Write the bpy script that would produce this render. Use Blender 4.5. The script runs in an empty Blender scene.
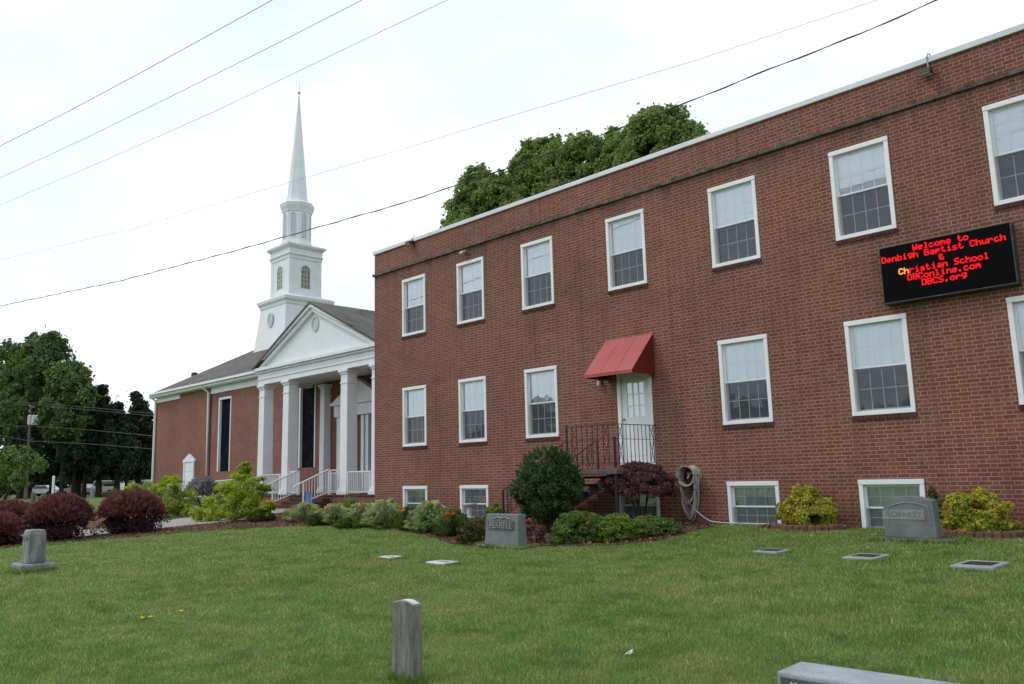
import bpy, math, random
import numpy as np
from mathutils import Matrix, Vector
random.seed(7); RNG = np.random.default_rng(11)
scene = bpy.context.scene
COL = scene.collection
R = math.radians

# ------------------------------------------------------------------ camera
FPX, YAW, PITCH, ROLL = 816.463, 0.780195, 0.160516, -0.0265574
fw = np.array([-math.sin(YAW)*math.cos(PITCH), math.cos(YAW)*math.cos(PITCH), math.sin(PITCH)])
rt = np.array([math.cos(YAW), math.sin(YAW), 0.0]); upv = np.cross(rt, fw)
CA = math.cos(ROLL)*rt + math.sin(ROLL)*upv
CB = -math.sin(ROLL)*rt + math.cos(ROLL)*upv
CC = fw
cam_d = bpy.data.cameras.new('camera'); cam = bpy.data.objects.new('camera', cam_d); COL.objects.link(cam)
cam_d.sensor_width = 36; cam_d.lens = FPX/1024*36; cam_d.clip_end = 3000; cam_d.clip_start = 0.05
m = Matrix.Identity(4)
for i in range(3):
    m[i][0] = CA[i]; m[i][1] = CB[i]; m[i][2] = -CC[i]
cam.matrix_world = m
scene.camera = cam

def ray(u, v): return (u-512)/FPX*CA - (v-342)/FPX*CB + CC
def at(u, v, Y):
    d = ray(u, v); return d*Y/d[1]
def atX(u, v, X):
    d = ray(u, v); return d*X/d[0]
def gz(x, y):
    y = np.minimum(y, 14.0)
    return -1.085 - 0.036*(14.0-y) - .18*np.clip((-22.0-x)/8.0, 0, 1)
GFAR = -1.265
def gr(u, v):
    d = ray(u, v); z = -1.2
    for _ in range(30):
        p = d*z/d[2]; z = float(gz(p[0], p[1]))
    return d*z/d[2]
def depth(p): return float(np.dot(p, CC))

# ------------------------------------------------------------------ materials
MATS = {}
def newmat(name):
    mt = bpy.data.materials.new(name); mt.use_nodes = True
    nt = mt.node_tree; nt.nodes.clear()
    out = nt.nodes.new('ShaderNodeOutputMaterial')
    return mt, nt, out
def N(nt, t, **kw):
    n = nt.nodes.new(t)
    for k, v in kw.items(): setattr(n, k, v)
    return n
def L(nt, a, b): nt.links.new(a, b)
def math_(nt, op, a, b=None, c=None):
    n = N(nt, 'ShaderNodeMath', operation=op)
    for i, x in enumerate((a, b, c)):
        if x is None: continue
        if isinstance(x, (int, float)): n.inputs[i].default_value = x
        else: L(nt, x, n.inputs[i])
    return n.outputs[0]
def mixc(nt, fac, a, b, mode='MIX'):
    n = N(nt, 'ShaderNodeMix', data_type='RGBA', blend_type=mode)
    for i, x in ((0, fac), (6, a), (7, b)):
        if isinstance(x, (int, float)): n.inputs[i].default_value = x
        elif isinstance(x, tuple): n.inputs[i].default_value = (*x[:3], 1)
        else: L(nt, x, n.inputs[i])
    return n.outputs[2]
def pos(nt): return N(nt, 'ShaderNodeNewGeometry').outputs['Position']
def noise(nt, scale, detail=4, rough=.55, vec=None):
    n = N(nt, 'ShaderNodeTexNoise'); n.inputs['Scale'].default_value = scale
    n.inputs['Detail'].default_value = detail; n.inputs['Roughness'].default_value = rough
    L(nt, vec if vec is not None else pos(nt), n.inputs['Vector'])
    return n.outputs['Fac']
def ramp(nt, fac, stops):
    n = N(nt, 'ShaderNodeValToRGB'); e = n.color_ramp.elements
    while len(e) < len(stops): e.new(.5)
    for el, (p, c) in zip(e, stops): el.position = p; el.color = (*c, 1)
    L(nt, fac, n.inputs[0]); return n.outputs[0]
def principled(nt, out, col, rough=.8, spec=.3, metal=0, bump=None, bstr=.3, bdist=.01):
    b = N(nt, 'ShaderNodeBsdfPrincipled')
    if isinstance(col, tuple): b.inputs['Base Color'].default_value = (*col[:3], 1)
    else: L(nt, col, b.inputs['Base Color'])
    if isinstance(rough, (int, float)): b.inputs['Roughness'].default_value = rough
    else: L(nt, rough, b.inputs['Roughness'])
    b.inputs['Specular IOR Level'].default_value = spec; b.inputs['Metallic'].default_value = metal
    if bump is not None:
        bn = N(nt, 'ShaderNodeBump'); bn.inputs['Strength'].default_value = bstr; bn.inputs['Distance'].default_value = bdist
        L(nt, bump, bn.inputs['Height']); L(nt, bn.outputs[0], b.inputs['Normal'])
    L(nt, b.outputs[0], out.inputs[0]); return b
def simple(name, col, var=.15, scale=3.0, rough=.7, spec=.3, metal=0, bumps=0, dirt=None):
    mt, nt, out = newmat(name)
    f = noise(nt, scale, 6, .65)
    dark = tuple(c*(1-var) for c in col); lite = tuple(min(1, c*(1+var)) for c in col)
    c = ramp(nt, f, [(.3, dark), (.7, lite)])
    if dirt:
        f2 = noise(nt, dirt[1], 5, .7); f2 = ramp(nt, f2, [(dirt[2], (0, 0, 0)), (dirt[2]+.2, (1, 1, 1))])
        c = mixc(nt, f2, c, dirt[0])
    bp = noise(nt, scale*12, 3) if bumps else None
    principled(nt, out, c, rough, spec, metal, bp, bumps)
    MATS[name] = mt; return mt

def brick_mat(name, base_a, base_b, dark, mortar, stain=True):
    mt, nt, out = newmat(name)
    sep = N(nt, 'ShaderNodeSeparateXYZ'); L(nt, pos(nt), sep.inputs[0])
    h, P_, mh = .0677, .305, .0125
    xy = math_(nt, 'ADD', sep.outputs[0], sep.outputs[1])
    # horizontal faces (sills, steps) get their courses from y as well
    zz = math_(nt, 'DIVIDE', math_(nt, 'ADD', sep.outputs[2], 20.0), h)
    row = math_(nt, 'FLOOR', zz); fz = math_(nt, 'FRACT', zz)
    u = math_(nt, 'ADD', math_(nt, 'DIVIDE', math_(nt, 'ADD', xy, 200.0), P_), math_(nt, 'MULTIPLY', row, .5))
    fu = math_(nt, 'FRACT', u); cu = math_(nt, 'FLOOR', u)
    hd = math_(nt, 'GREATER_THAN', fu, .6667)
    e1 = math_(nt, 'MINIMUM', fu, math_(nt, 'SUBTRACT', 1.0, fu))
    e2 = math_(nt, 'ABSOLUTE', math_(nt, 'SUBTRACT', fu, .6667))
    eu = math_(nt, 'MULTIPLY', math_(nt, 'MINIMUM', e1, e2), P_)
    ez = math_(nt, 'MULTIPLY', math_(nt, 'MINIMUM', fz, math_(nt, 'SUBTRACT', 1.0, fz)), h)
    wob = math_(nt, 'MULTIPLY', math_(nt, 'SUBTRACT', noise(nt, 45, 2), .5), .004)
    ed = math_(nt, 'ADD', math_(nt, 'MINIMUM', eu, ez), wob)
    mr = N(nt, 'ShaderNodeMapRange'); L(nt, ed, mr.inputs[0])
    mr.inputs[1].default_value = mh/2-.001; mr.inputs[2].default_value = mh/2+.0015
    isb = mr.outputs[0]
    cv = N(nt, 'ShaderNodeCombineXYZ'); L(nt, math_(nt, 'ADD', math_(nt, 'MULTIPLY', cu, 2.0), hd), cv.inputs[0]); L(nt, row, cv.inputs[1])
    wn = N(nt, 'ShaderNodeTexWhiteNoise', noise_dimensions='2D'); L(nt, cv.outputs[0], wn.inputs['Vector'])
    rv = wn.outputs['Value']
    col = ramp(nt, rv, [(0, base_a), (.6, base_b), (1.0, tuple(c*1.25 for c in base_b))])
    # burnt headers
    w2 = N(nt, 'ShaderNodeTexWhiteNoise', noise_dimensions='2D'); 
    c2 = N(nt, 'ShaderNodeVectorMath', operation='ADD'); L(nt, cv.outputs[0], c2.inputs[0]); c2.inputs[1].default_value = (37.3, 11.7, 0)
    L(nt, c2.outputs[0], w2.inputs['Vector'])
    burnt = math_(nt, 'MULTIPLY', math_(nt, 'GREATER_THAN', w2.outputs['Value'], .90), hd)
    col = mixc(nt, math_(nt, 'MULTIPLY', burnt, .55), col, dark)
    col = mixc(nt, .35, col, ramp(nt, noise(nt, 60, 3), [(.3, tuple(c*.6 for c in base_a)), (.7, tuple(c*1.3 for c in base_b))]))
    mcol = ramp(nt, noise(nt, 3.0, 5), [(.3, tuple(c*.8 for c in mortar)), (.7, mortar)])
    col = mixc(nt, isb, mcol, col)
    big = ramp(nt, noise(nt, .45, 6, .6), [(.3, (.76, .76, .78)), (.7, (1.08, 1.04, 1.02))])
    col = mixc(nt, 1.0, col, big, 'MULTIPLY')
    if stain:
        mp = N(nt, 'ShaderNodeMapping'); mp.inputs['Scale'].default_value = (2.2, 2.2, .25); L(nt, pos(nt), mp.inputs[0])
        st = noise(nt, 1.0, 6, .65, mp.outputs[0])
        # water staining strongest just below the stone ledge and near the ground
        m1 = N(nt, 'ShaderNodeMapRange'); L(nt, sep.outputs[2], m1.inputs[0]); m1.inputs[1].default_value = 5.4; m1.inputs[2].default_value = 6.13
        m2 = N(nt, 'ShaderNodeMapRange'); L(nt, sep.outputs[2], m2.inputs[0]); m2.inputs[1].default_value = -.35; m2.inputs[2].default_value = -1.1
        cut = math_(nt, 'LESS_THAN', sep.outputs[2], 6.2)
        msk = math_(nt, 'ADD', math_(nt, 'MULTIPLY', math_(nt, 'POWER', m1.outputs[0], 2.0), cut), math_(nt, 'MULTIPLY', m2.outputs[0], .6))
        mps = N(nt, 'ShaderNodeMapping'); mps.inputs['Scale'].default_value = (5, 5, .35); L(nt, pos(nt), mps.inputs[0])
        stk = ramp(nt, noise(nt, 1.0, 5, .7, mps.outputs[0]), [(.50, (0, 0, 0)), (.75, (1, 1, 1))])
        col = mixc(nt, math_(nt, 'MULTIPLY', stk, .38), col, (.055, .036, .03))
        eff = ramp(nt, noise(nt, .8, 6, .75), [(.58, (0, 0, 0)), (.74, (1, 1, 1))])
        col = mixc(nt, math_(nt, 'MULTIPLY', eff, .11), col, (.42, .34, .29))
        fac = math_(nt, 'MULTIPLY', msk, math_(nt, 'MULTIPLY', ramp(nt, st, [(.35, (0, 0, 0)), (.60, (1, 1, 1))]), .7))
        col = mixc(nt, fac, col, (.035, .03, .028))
    hgt = math_(nt, 'ADD', isb, math_(nt, 'MULTIPLY', noise(nt, 90, 2), .35))
    principled(nt, out, col, .88, .2, 0, hgt, .55, .006)
    MATS[name] = mt
brick_mat('red_brick', (.168, .058, .041), (.222, .080, .057), (.08, .055, .052), (.36, .265, .195))
brick_mat('church_brick', (.175, .060, .044), (.25, .090, .068), (.09, .04, .035), (.40, .28, .21), True)
brick_mat('sill_brick', (.07, .028, .022), (.11, .04, .032), (.03, .03, .03), (.12, .09, .075), False)
simple('white_paint', (.79, .81, .81), .06, 2.5, .55, .35, dirt=((.42, .42, .38), 5, .62))
simple('church_white', (.72, .755, .77), .05, 1.2, .55, .3, dirt=((.5, .52, .52), 2.2, .66))
simple('white_metal', (.66, .69, .71), .1, 1.5, .4, .5, dirt=((.3, .3, .29), 4, .64))
simple('ledge_stone', (.12, .11, .085), .5, 5, .9, dirt=((.03, .028, .02), 6, .5))
simple('black_iron', (.025, .022, .022), .3, 9, .55, .4, dirt=((.09, .035, .02), 14, .62))
simple('wood_dark', (.09, .06, .045), .3, 5, .7)
simple('shade_dark', (.018, .02, .022), .3, 2, .9)  # near-black painted shade, for dim rooms and a wall recess
simple('shingle', (.12, .112, .10), .25, 1.5, .95, bumps=.6, dirt=((.05, .048, .047), .8, .5))
simple('concrete', (.30, .285, .26), .2, 2, .9, bumps=.3, dirt=((.16, .15, .13), 3, .55))
simple('concrete_dark', (.13, .12, .11), .3, 4, .9, bumps=.3)
simple('brass', (.25, .2, .12), .2, 8, .4, .5, .6)
simple('cable', (.05, .052, .058), .1, 1, .7)
simple('cable_pale', (.20, .23, .26), .1, 1, .7)
simple('cable_light', (.55, .6, .66), .1, 1, .7)
simple('cable_far', (.075, .08, .085), .1, 1, .7)
simple('sign_case', (.05, .05, .05), .3, 5, .6, .3, dirt=((.16, .15, .13), 8, .6))
simple('sign_screen', (.003, .003, .0035), .3, 40, .8, .08)
simple('hose_grey', (.36, .36, .33), .3, 9, .6, .4, dirt=((.09, .08, .07), 12, .5))
simple('drum_tan', (.33, .29, .23), .3, 12, .6, .4, dirt=((.10, .08, .06), 14, .5))
simple('metal_bits', (.35, .34, .33), .3, 12, .35, .5, .7)
simple('light_bronze', (.045, .035, .03), .3, 12, .6, .4)
simple('light_beige', (.42, .36, .28), .2, 12, .6, .4)
simple('lens', (.6, .6, .58), .1, 5, .2, .5)
simple('pole_wood', (.13, .11, .095), .3, 4, .9)
simple('trunk', (.06, .045, .035), .4, 6, .95, bumps=.5)
simple('trunk_dark', (.028, .022, .018), .4, 6, .95)
simple('twig', (.12, .10, .095), .3, 9, .9)
simple('transformer', (.5, .52, .54), .1, 5, .5)
simple('flag_blue', (.10, .22, .42), .25, 3, .8, dirt=((.4, .5, .6), 5, .6))
simple('litter', (.75, .75, .75), .1, 5, .8)
simple('stone_border', (.16, .075, .06), .3, 6, .9, bumps=.4)
simple('car_white', (.55, .57, .6), .05, 2, .25, .5)
simple('car_silver', (.25, .27, .3), .05, 2, .25, .5)
simple('car_blue', (.05, .08, .14), .05, 2, .25, .5)
simple('tyre', (.02, .02, .02), .1, 5, .9)
simple('car_glass', (.02, .025, .03), .1, 5, .1, .6)
simple('door_red', (.13, .045, .03), .2, 3, .5)

def granite(name, col, speck=.35, stain=None, sc=1.0, bump=.25):
    mt, nt, out = newmat(name)
    a = ramp(nt, noise(nt, 160, 2, .8), [(.35, tuple(c*(1-speck) for c in col)), (.65, tuple(c*(1+speck*.6) for c in col))])
    b = ramp(nt, noise(nt, 3.2*sc, 8, .7), [(.3, (.62, .62, .6)), (.7, (1.12, 1.12, 1.12))])
    c = mixc(nt, 1, a, b, 'MULTIPLY')
    if stain:
        mp = N(nt, 'ShaderNodeMapping'); mp.inputs['Scale'].default_value = (9, 9, 1.6); L(nt, pos(nt), mp.inputs[0])
        f = ramp(nt, noise(nt, 1.2, 7, .7, mp.outputs[0]), [(.42, (0, 0, 0)), (.62, (1, 1, 1))])
        c = mixc(nt, math_(nt, 'MULTIPLY', f, .8), c, stain)
        f = ramp(nt, noise(nt, 11, 7, .75), [(.6, (0, 0, 0)), (.68, (1, 1, 1))])
        c = mixc(nt, math_(nt, 'MULTIPLY', f, .6), c, (.035, .032, .025))
    principled(nt, out, c, .75, .3, 0, noise(nt, 60, 6, .7), bump, .008)
    MATS[name] = mt
granite('granite_grey', (.20, .225, .225))
granite('granite_pale', (.34, .38, .41), .25)
granite('granite_rough', (.17, .155, .15), .4, (.07, .06, .055), bump=.9)
granite('marble_stained', (.27, .27, .245), .12, (.075, .068, .055), bump=.6)
granite('marble_top', (.62, .64, .65), .08, None, bump=.3)
granite('granite_weather', (.34, .37, .37), .3, (.10, .105, .095), bump=.6)
granite('bronze_plate', (.045, .03, .025), .2)
granite('granite_dark', (.11, .125, .125), .3)
granite('letter_light', (.30, .33, .32), .15)

# awning vinyl, light and shade painted in: paler top, darker sides
mt, nt, out = newmat('awning_vinyl')
c = ramp(nt, noise(nt, 2.5, 5), [(.3, (.37, .082, .076)), (.7, (.43, .105, .096))])
principled(nt, out, c, .6, .3); MATS['awning_vinyl'] = mt
mt, nt, out = newmat('awning_vinyl_shaded')  # same vinyl, darkened for the shaded sides
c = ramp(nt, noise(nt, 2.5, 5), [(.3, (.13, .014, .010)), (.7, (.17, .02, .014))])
principled(nt, out, c, .6, .3); MATS['awning_vinyl_shaded'] = mt

# glass and screen
def glass(name, tint, base, gl):
    mt, nt, out = newmat(name)
    tr = N(nt, 'ShaderNodeBsdfTransparent'); tr.inputs[0].default_value = (*tint, 1)
    gs = N(nt, 'ShaderNodeBsdfGlossy'); gs.inputs['Roughness'].default_value = .015
    gs.inputs['Color'].default_value = (.9, .95, 1, 1)
    bp = N(nt, 'ShaderNodeBump'); bp.inputs['Strength'].default_value = .06; bp.inputs['Distance'].default_value = .02
    L(nt, noise(nt, 2.6, 2), bp.inputs['Height']); L(nt, bp.outputs[0], gs.inputs['Normal'])
    fr = N(nt, 'ShaderNodeFresnel'); fr.inputs['IOR'].default_value = 1.5
    f = math_(nt, 'ADD', math_(nt, 'MULTIPLY', fr.outputs[0], gl), base)
    mx = N(nt, 'ShaderNodeMixShader'); L(nt, f, mx.inputs[0]); L(nt, tr.outputs[0], mx.inputs[1]); L(nt, gs.outputs[0], mx.inputs[2])
    L(nt, mx.outputs[0], out.inputs[0]); MATS[name] = mt
glass('glass', (.97, .99, .995), .19, 1.5)
glass('glass_low', (.90, .94, .95), .07, 1.6)
glass('glass_dark', (.25, .28, .3), .0, .75)
mt, nt, out = newmat('insect_screen')
tr = N(nt, 'ShaderNodeBsdfTransparent'); df = N(nt, 'ShaderNodeBsdfDiffuse'); df.inputs[0].default_value = (.13, .145, .16, 1)
mx = N(nt, 'ShaderNodeMixShader'); mx.inputs[0].default_value = .45
L(nt, tr.outputs[0], mx.inputs[1]); L(nt, df.outputs[0], mx.inputs[2]); L(nt, mx.outputs[0], out.inputs[0]); MATS['insect_screen'] = mt
# curtain / blind
mt, nt, out = newmat('curtain')
sep = N(nt, 'ShaderNodeSeparateXYZ'); L(nt, pos(nt), sep.inputs[0])
mp = N(nt, 'ShaderNodeMapping'); mp.inputs['Scale'].default_value = (22, 1, .6); L(nt, pos(nt), mp.inputs[0])
c = ramp(nt, noise(nt, 1, 3, .5, mp.outputs[0]), [(.3, (.80, .85, .87)), (.7, (.93, .95, .96))])
b = principled(nt, out, c, .9, .1)
b.inputs['Emission Strength'].default_value = 0
MATS['curtain'] = mt
simple('curtain_green', (.50, .56, .54), .15, 6, .9, .1)
mt, nt, out = newmat('blind')
wv = N(nt, 'ShaderNodeTexWave', bands_direction='Z'); wv.inputs['Scale'].default_value = 12; L(nt, pos(nt), wv.inputs[0])
c = ramp(nt, wv.outputs['Fac'], [(.1, (.8, .86, .86)), (.5, (.93, .96, .96))])
principled(nt, out, c, .8, .1); MATS['blind'] = mt

# LED
def emis(name, col, s):
    mt, nt, out = newmat(name); e = N(nt, 'ShaderNodeEmission'); e.inputs[0].default_value = (*col, 1); e.inputs[1].default_value = s
    L(nt, e.outputs[0], out.inputs[0]); MATS[name] = mt
emis('led_red', (1.0, .012, .02), 1.3); emis('led_orange', (1.0, .30, .05), 1.7)

# foliage
def leafmat(name, stops, zr=None, nsc=1.5, transl=.35, rough=.6):
    mt, nt, out = newmat(name)
    g = N(nt, 'ShaderNodeNewGeometry')
    rnd = g.outputs['Random Per Island']
    f = math_(nt, 'ADD', math_(nt, 'MULTIPLY', rnd, .5), math_(nt, 'MULTIPLY', noise(nt, nsc, 3), .5))
    c = ramp(nt, f, stops)
    b = N(nt, 'ShaderNodeBsdfPrincipled'); L(nt, c, b.inputs['Base Color']); b.inputs['Roughness'].default_value = rough
    b.inputs['Specular IOR Level'].default_value = .25
    t = N(nt, 'ShaderNodeBsdfTranslucent'); L(nt, mixc(nt, 1, c, (1.1, 1.2, .6), 'MULTIPLY'), t.inputs[0])
    mx = N(nt, 'ShaderNodeMixShader'); mx.inputs[0].default_value = transl
    L(nt, b.outputs[0], mx.inputs[1]); L(nt, t.outputs[0], mx.inputs[2]); L(nt, mx.outputs[0], out.inputs[0])
    MATS[name] = mt
leafmat('leaf_oak', [(.2, (.12, .18, .05)), (.5, (.21, .285, .095)), (.8, (.34, .42, .17))], nsc=.6, transl=.5)
leafmat('leaf_far', [(.2, (.05, .088, .03)), (.5, (.10, .16, .055)), (.8, (.175, .25, .09))], nsc=.3)
leafmat('leaf_conifer', [(.2, (.012, .026, .014)), (.6, (.024, .046, .022)), (.85, (.045, .07, .035))], nsc=.5, transl=.15)
leafmat('leaf_myrtle', [(.2, (.07, .13, .03)), (.6, (.14, .22, .06)), (.85, (.24, .3, .12))])
leafmat('leaf_barberry', [(.25, (.026, .013, .018)), (.5, (.052, .023, .031)), (.8, (.115, .048, .057))], nsc=2.0, transl=.25)
leafmat('leaf_barberry_tip', [(.25, (.12, .042, .052)), (.8, (.26, .10, .11))], nsc=2.0, transl=.3)
leafmat('leaf_maple', [(.25, (.06, .022, .034)), (.5, (.13, .05, .066)), (.8, (.24, .12, .13))], nsc=2.5, transl=.25)
leafmat('leaf_gold', [(.2, (.13, .20, .02)), (.5, (.33, .42, .035)), (.8, (.60, .66, .09))], nsc=2.2)
leafmat('leaf_holly', [(.2, (.020, .045, .014)), (.5, (.045, .088, .026)), (.8, (.10, .17, .05))], nsc=3, transl=.25, rough=.5)
leafmat('leaf_nandina', [(.15, (.10, .18, .025)), (.42, (.34, .43, .05)), (.6, (.58, .52, .08)), (.8, (.58, .20, .07))], nsc=4)
leafmat('leaf_cover', [(.2, (.06, .11, .025)), (.5, (.13, .20, .05)), (.8, (.25, .34, .09))], nsc=2)
leafmat('leaf_bright', [(.2, (.07, .13, .02)), (.5, (.15, .235, .04)), (.8, (.27, .36, .08))], nsc=2)
leafmat('leaf_lime', [(.2, (.12, .2, .02)), (.5, (.22, .33, .04)), (.8, (.34, .42, .06))], nsc=2)
leafmat('leaf_liriope', [(.15, (.16, .25, .07)), (.4, (.42, .52, .22)), (.62, (.85, .86, .58))], nsc=6)
leafmat('leaf_grassy', [(.2, (.07, .13, .03)), (.5, (.17, .26, .08)), (.8, (.34, .42, .16))], nsc=3)
leafmat('leaf_lavender', [(.2, (.12, .12, .14)), (.5, (.24, .24, .29)), (.8, (.40, .38, .47))], nsc=3)
leafmat('leaf_olive', [(.2, (.05, .06, .02)), (.5, (.10, .10, .03)), (.8, (.19, .15, .06))], nsc=3)
leafmat('leaf_woods', [(.2, (.02, .035, .015)), (.6, (.04, .06, .03)), (.85, (.06, .09, .04))], nsc=.3)
leafmat('petal_orange', [(.2, (.65, .10, .02)), (.8, (.85, .25, .03))])
leafmat('petal_red', [(.2, (.45, .03, .02)), (.8, (.7, .08, .04))])
leafmat('petal_yellow', [(.2, (.75, .55, .03)), (.8, (.9, .7, .05))])
leafmat('petal_white', [(.2, (.5, .48, .5)), (.8, (.7, .66, .7))])
# lawn colours shared by the ground sheet and the blades
def lawn_color(nt, k=1.0):
    big = noise(nt, .35, 5, .6); mid = noise(nt, 2.6, 5, .65)
    c = ramp(nt, big, [(.3, (.064*k, .104*k, .028*k)), (.55, (.092*k, .136*k, .038*k)), (.75, (.135*k, .152*k, .058*k))])
    c2 = ramp(nt, mid, [(.33, (.044*k, .080*k, .020*k)), (.5, (.096*k, .142*k, .040*k)), (.68, (.168*k, .180*k, .078*k))])
    c = mixc(nt, .55, c, c2)
    lush = ramp(nt, noise(nt, 1.9, 5, .7), [(.54, (0, 0, 0)), (.68, (1, 1, 1))])
    c = mixc(nt, math_(nt, 'MULTIPLY', lush, .55), c, (.085*k, .175*k, .035*k))
    dry = ramp(nt, noise(nt, 1.1, 6, .7), [(.5, (0, 0, 0)), (.68, (1, 1, 1))])
    return mixc(nt, math_(nt, 'MULTIPLY', dry, .45), c, (.17*k, .145*k, .07*k))
mt, nt, out = newmat('lawn_ground')
c = lawn_color(nt, 1.5); fine = noise(nt, 60, 4, .8)
c = mixc(nt, 1, c, ramp(nt, fine, [(.3, (.45, .45, .45)), (.7, (1.25, 1.25, 1.2))]), 'MULTIPLY')
principled(nt, out, c, .95, .1, 0, fine, .8, .03); MATS['lawn_ground'] = mt
mt, nt, out = newmat('grass_blade')
rnd = N(nt, 'ShaderNodeNewGeometry').outputs['Random Per Island']
c = mixc(nt, 1, lawn_color(nt, 2.55), ramp(nt, rnd, [(0, (.55, .6, .5)), (.6, (1.05, 1.05, 1.0)), (.92, (1.45, 1.3, 1.2)), (1, (2.2, 1.7, 1.7))]), 'MULTIPLY')
b = N(nt, 'ShaderNodeBsdfPrincipled'); L(nt, c, b.inputs['Base Color']); b.inputs['Roughness'].default_value = .6; b.inputs['Specular IOR Level'].default_value = .2
t = N(nt, 'ShaderNodeBsdfTranslucent'); L(nt, c, t.inputs[0])
mx = N(nt, 'ShaderNodeMixShader'); mx.inputs[0].default_value = .4
L(nt, b.outputs[0], mx.inputs[1]); L(nt, t.outputs[0], mx.inputs[2]); L(nt, mx.outputs[0], out.inputs[0]); MATS['grass_blade'] = mt
mt, nt, out = newmat('mulch')
rnd = N(nt, 'ShaderNodeNewGeometry').outputs['Random Per Island']
c = ramp(nt, noise(nt, 35, 6, .8), [(.3, (.06, .032, .024)), (.5, (.15, .082, .060)), (.7, (.27, .165, .12))])
principled(nt, out, c, .95, .1, 0, noise(nt, 30, 4, .8), 1, .04); MATS['mulch'] = mt
mt, nt, out = newmat('mulch_chip')
rnd = N(nt, 'ShaderNodeNewGeometry').outputs['Random Per Island']
c = ramp(nt, rnd, [(0, (.06, .03, .022)), (.6, (.18, .098, .07)), (1, (.33, .22, .16))])
principled(nt, out, c, .9, .1); MATS['mulch_chip'] = mt

# ------------------------------------------------------------------ mesh builder and object helpers
class MB:
    def __init__(s): s.v = []; s.f = []
    def quad(s, *p):
        k = len(s.v); s.v += [tuple(map(float, q)) for q in p]; s.f.append(tuple(range(k, k+len(p)))); return s
    def box(s, x0, x1, y0, y1, z0, z1):
        k = len(s.v)
        s.v += [(x0,y0,z0),(x1,y0,z0),(x1,y1,z0),(x0,y1,z0),(x0,y0,z1),(x1,y0,z1),(x1,y1,z1),(x0,y1,z1)]
        for f in ((0,3,2,1),(4,5,6,7),(0,1,5,4),(1,2,6,5),(2,3,7,6),(3,0,4,7)): s.f.append(tuple(k+i for i in f))
        return s
    def beam(s, a, b, w, h, up=(0,0,1)):
        a = Vector(a); b = Vector(b); d = (b-a).normalized(); up = Vector(up)
        if abs(d.dot(up)) > .98: up = Vector((0, 1, 0))
        x = d.cross(up).normalized(); y = x.cross(d).normalized(); k = len(s.v)
        for p in (a, b):
            for sx, sy in ((-1,-1),(1,-1),(1,1),(-1,1)): s.v.append(tuple(p + x*sx*w/2 + y*sy*h/2))
        for f in ((0,1,2,3),(7,6,5,4),(0,4,5,1),(1,5,6,2),(2,6,7,3),(3,7,4,0)): s.f.append(tuple(k+i for i in f))
        return s
    def tube(s, pts, r, n=8, cap=True):
        pts = [Vector(tuple(map(float, p))) for p in pts]; rs = r if isinstance(r, (list, tuple)) else [r]*len(pts)
        k0 = len(s.v); ref = None
        for i, p in enumerate(pts):
            d = (pts[min(i+1, len(pts)-1)] - pts[max(i-1, 0)]).normalized()
            if ref is None: ref = Vector((0,0,1)) if abs(d.z) < .9 else Vector((1,0,0))
            x = d.cross(ref).normalized(); y = d.cross(x).normalized(); ref = -y if False else ref
            for j in range(n):
                t = 2*math.pi*j/n; s.v.append(tuple(p + (x*math.cos(t)+y*math.sin(t))*rs[i]))
        for i in range(len(pts)-1):
            for j in range(n):
                a = k0+i*n+j; b = k0+i*n+(j+1) % n; s.f.append((a, b, b+n, a+n))
        if cap:
            s.f.append(tuple(k0+j for j in range(n))); e = k0+(len(pts)-1)*n; s.f.append(tuple(e+j for j in reversed(range(n))))
        return s
    def lathe(s, prof, c=(0,0), n=24, rot=0.0, cap=True):
        k0 = len(s.v)
        for r, z in prof:
            for j in range(n):
                t = 2*math.pi*j/n + rot; s.v.append((c[0]+r*math.cos(t), c[1]+r*math.sin(t), z))
        for i in range(len(prof)-1):
            for j in range(n):
                a = k0+i*n+j; b = k0+i*n+(j+1) % n; s.f.append((a, b, b+n, a+n))
        if cap:
            s.f.append(tuple(k0+j for j in reversed(range(n)))); e = k0+(len(prof)-1)*n; s.f.append(tuple(e+j for j in range(n)))
        return s
    def prism(s, poly, a, b, axis='y'):
        # poly in the two other axes, extruded from a to b along the axis
        k = len(s.v); n = len(poly)
        for t in (a, b):
            for p, q in poly:
                s.v.append({'y': (p, t, q), 'x': (t, p, q), 'z': (p, q, t)}[axis])
        s.f.append(tuple(k+i for i in range(n))); s.f.append(tuple(k+n+i for i in reversed(range(n))))
        for i in range(n):
            j = (i+1) % n; s.f.append((k+j, k+i, k+n+i, k+n+j))
        return s
    def build(s, name, mat, parent=None, org=None, smooth=False, bevel=0, fix=True):
        if org is None: org = wloc(parent)
        me = bpy.data.meshes.new(name)
        o_ = np.array(org, float)
        me.from_pydata([tuple(np.array(v)-o_) for v in s.v], [], s.f)
        return link(name, me, mat, parent, org, smooth, bevel, fix)
def wloc(o):
    p = np.zeros(3)
    while o is not None: p = p + np.array(o.location); o = o.parent
    return p
def link(name, me, mat, parent=None, org=(0,0,0), smooth=False, bevel=0, fix=True):
    if fix:
        import bmesh
        bm = bmesh.new(); bm.from_mesh(me); bmesh.ops.recalc_face_normals(bm, faces=bm.faces); bm.to_mesh(me); bm.free()
    me.materials.append(MATS[mat])
    if smooth: me.polygons.foreach_set('use_smooth', [True]*len(me.polygons))
    o = bpy.data.objects.new(name, me); COL.objects.link(o); o.parent = parent
    o.location = Vector(np.array(org, float) - wloc(parent))
    if bevel:
        md = o.modifiers.new('bevel', 'BEVEL'); md.width = bevel; md.segments = 2; md.limit_method = 'ANGLE'
    return o
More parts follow.
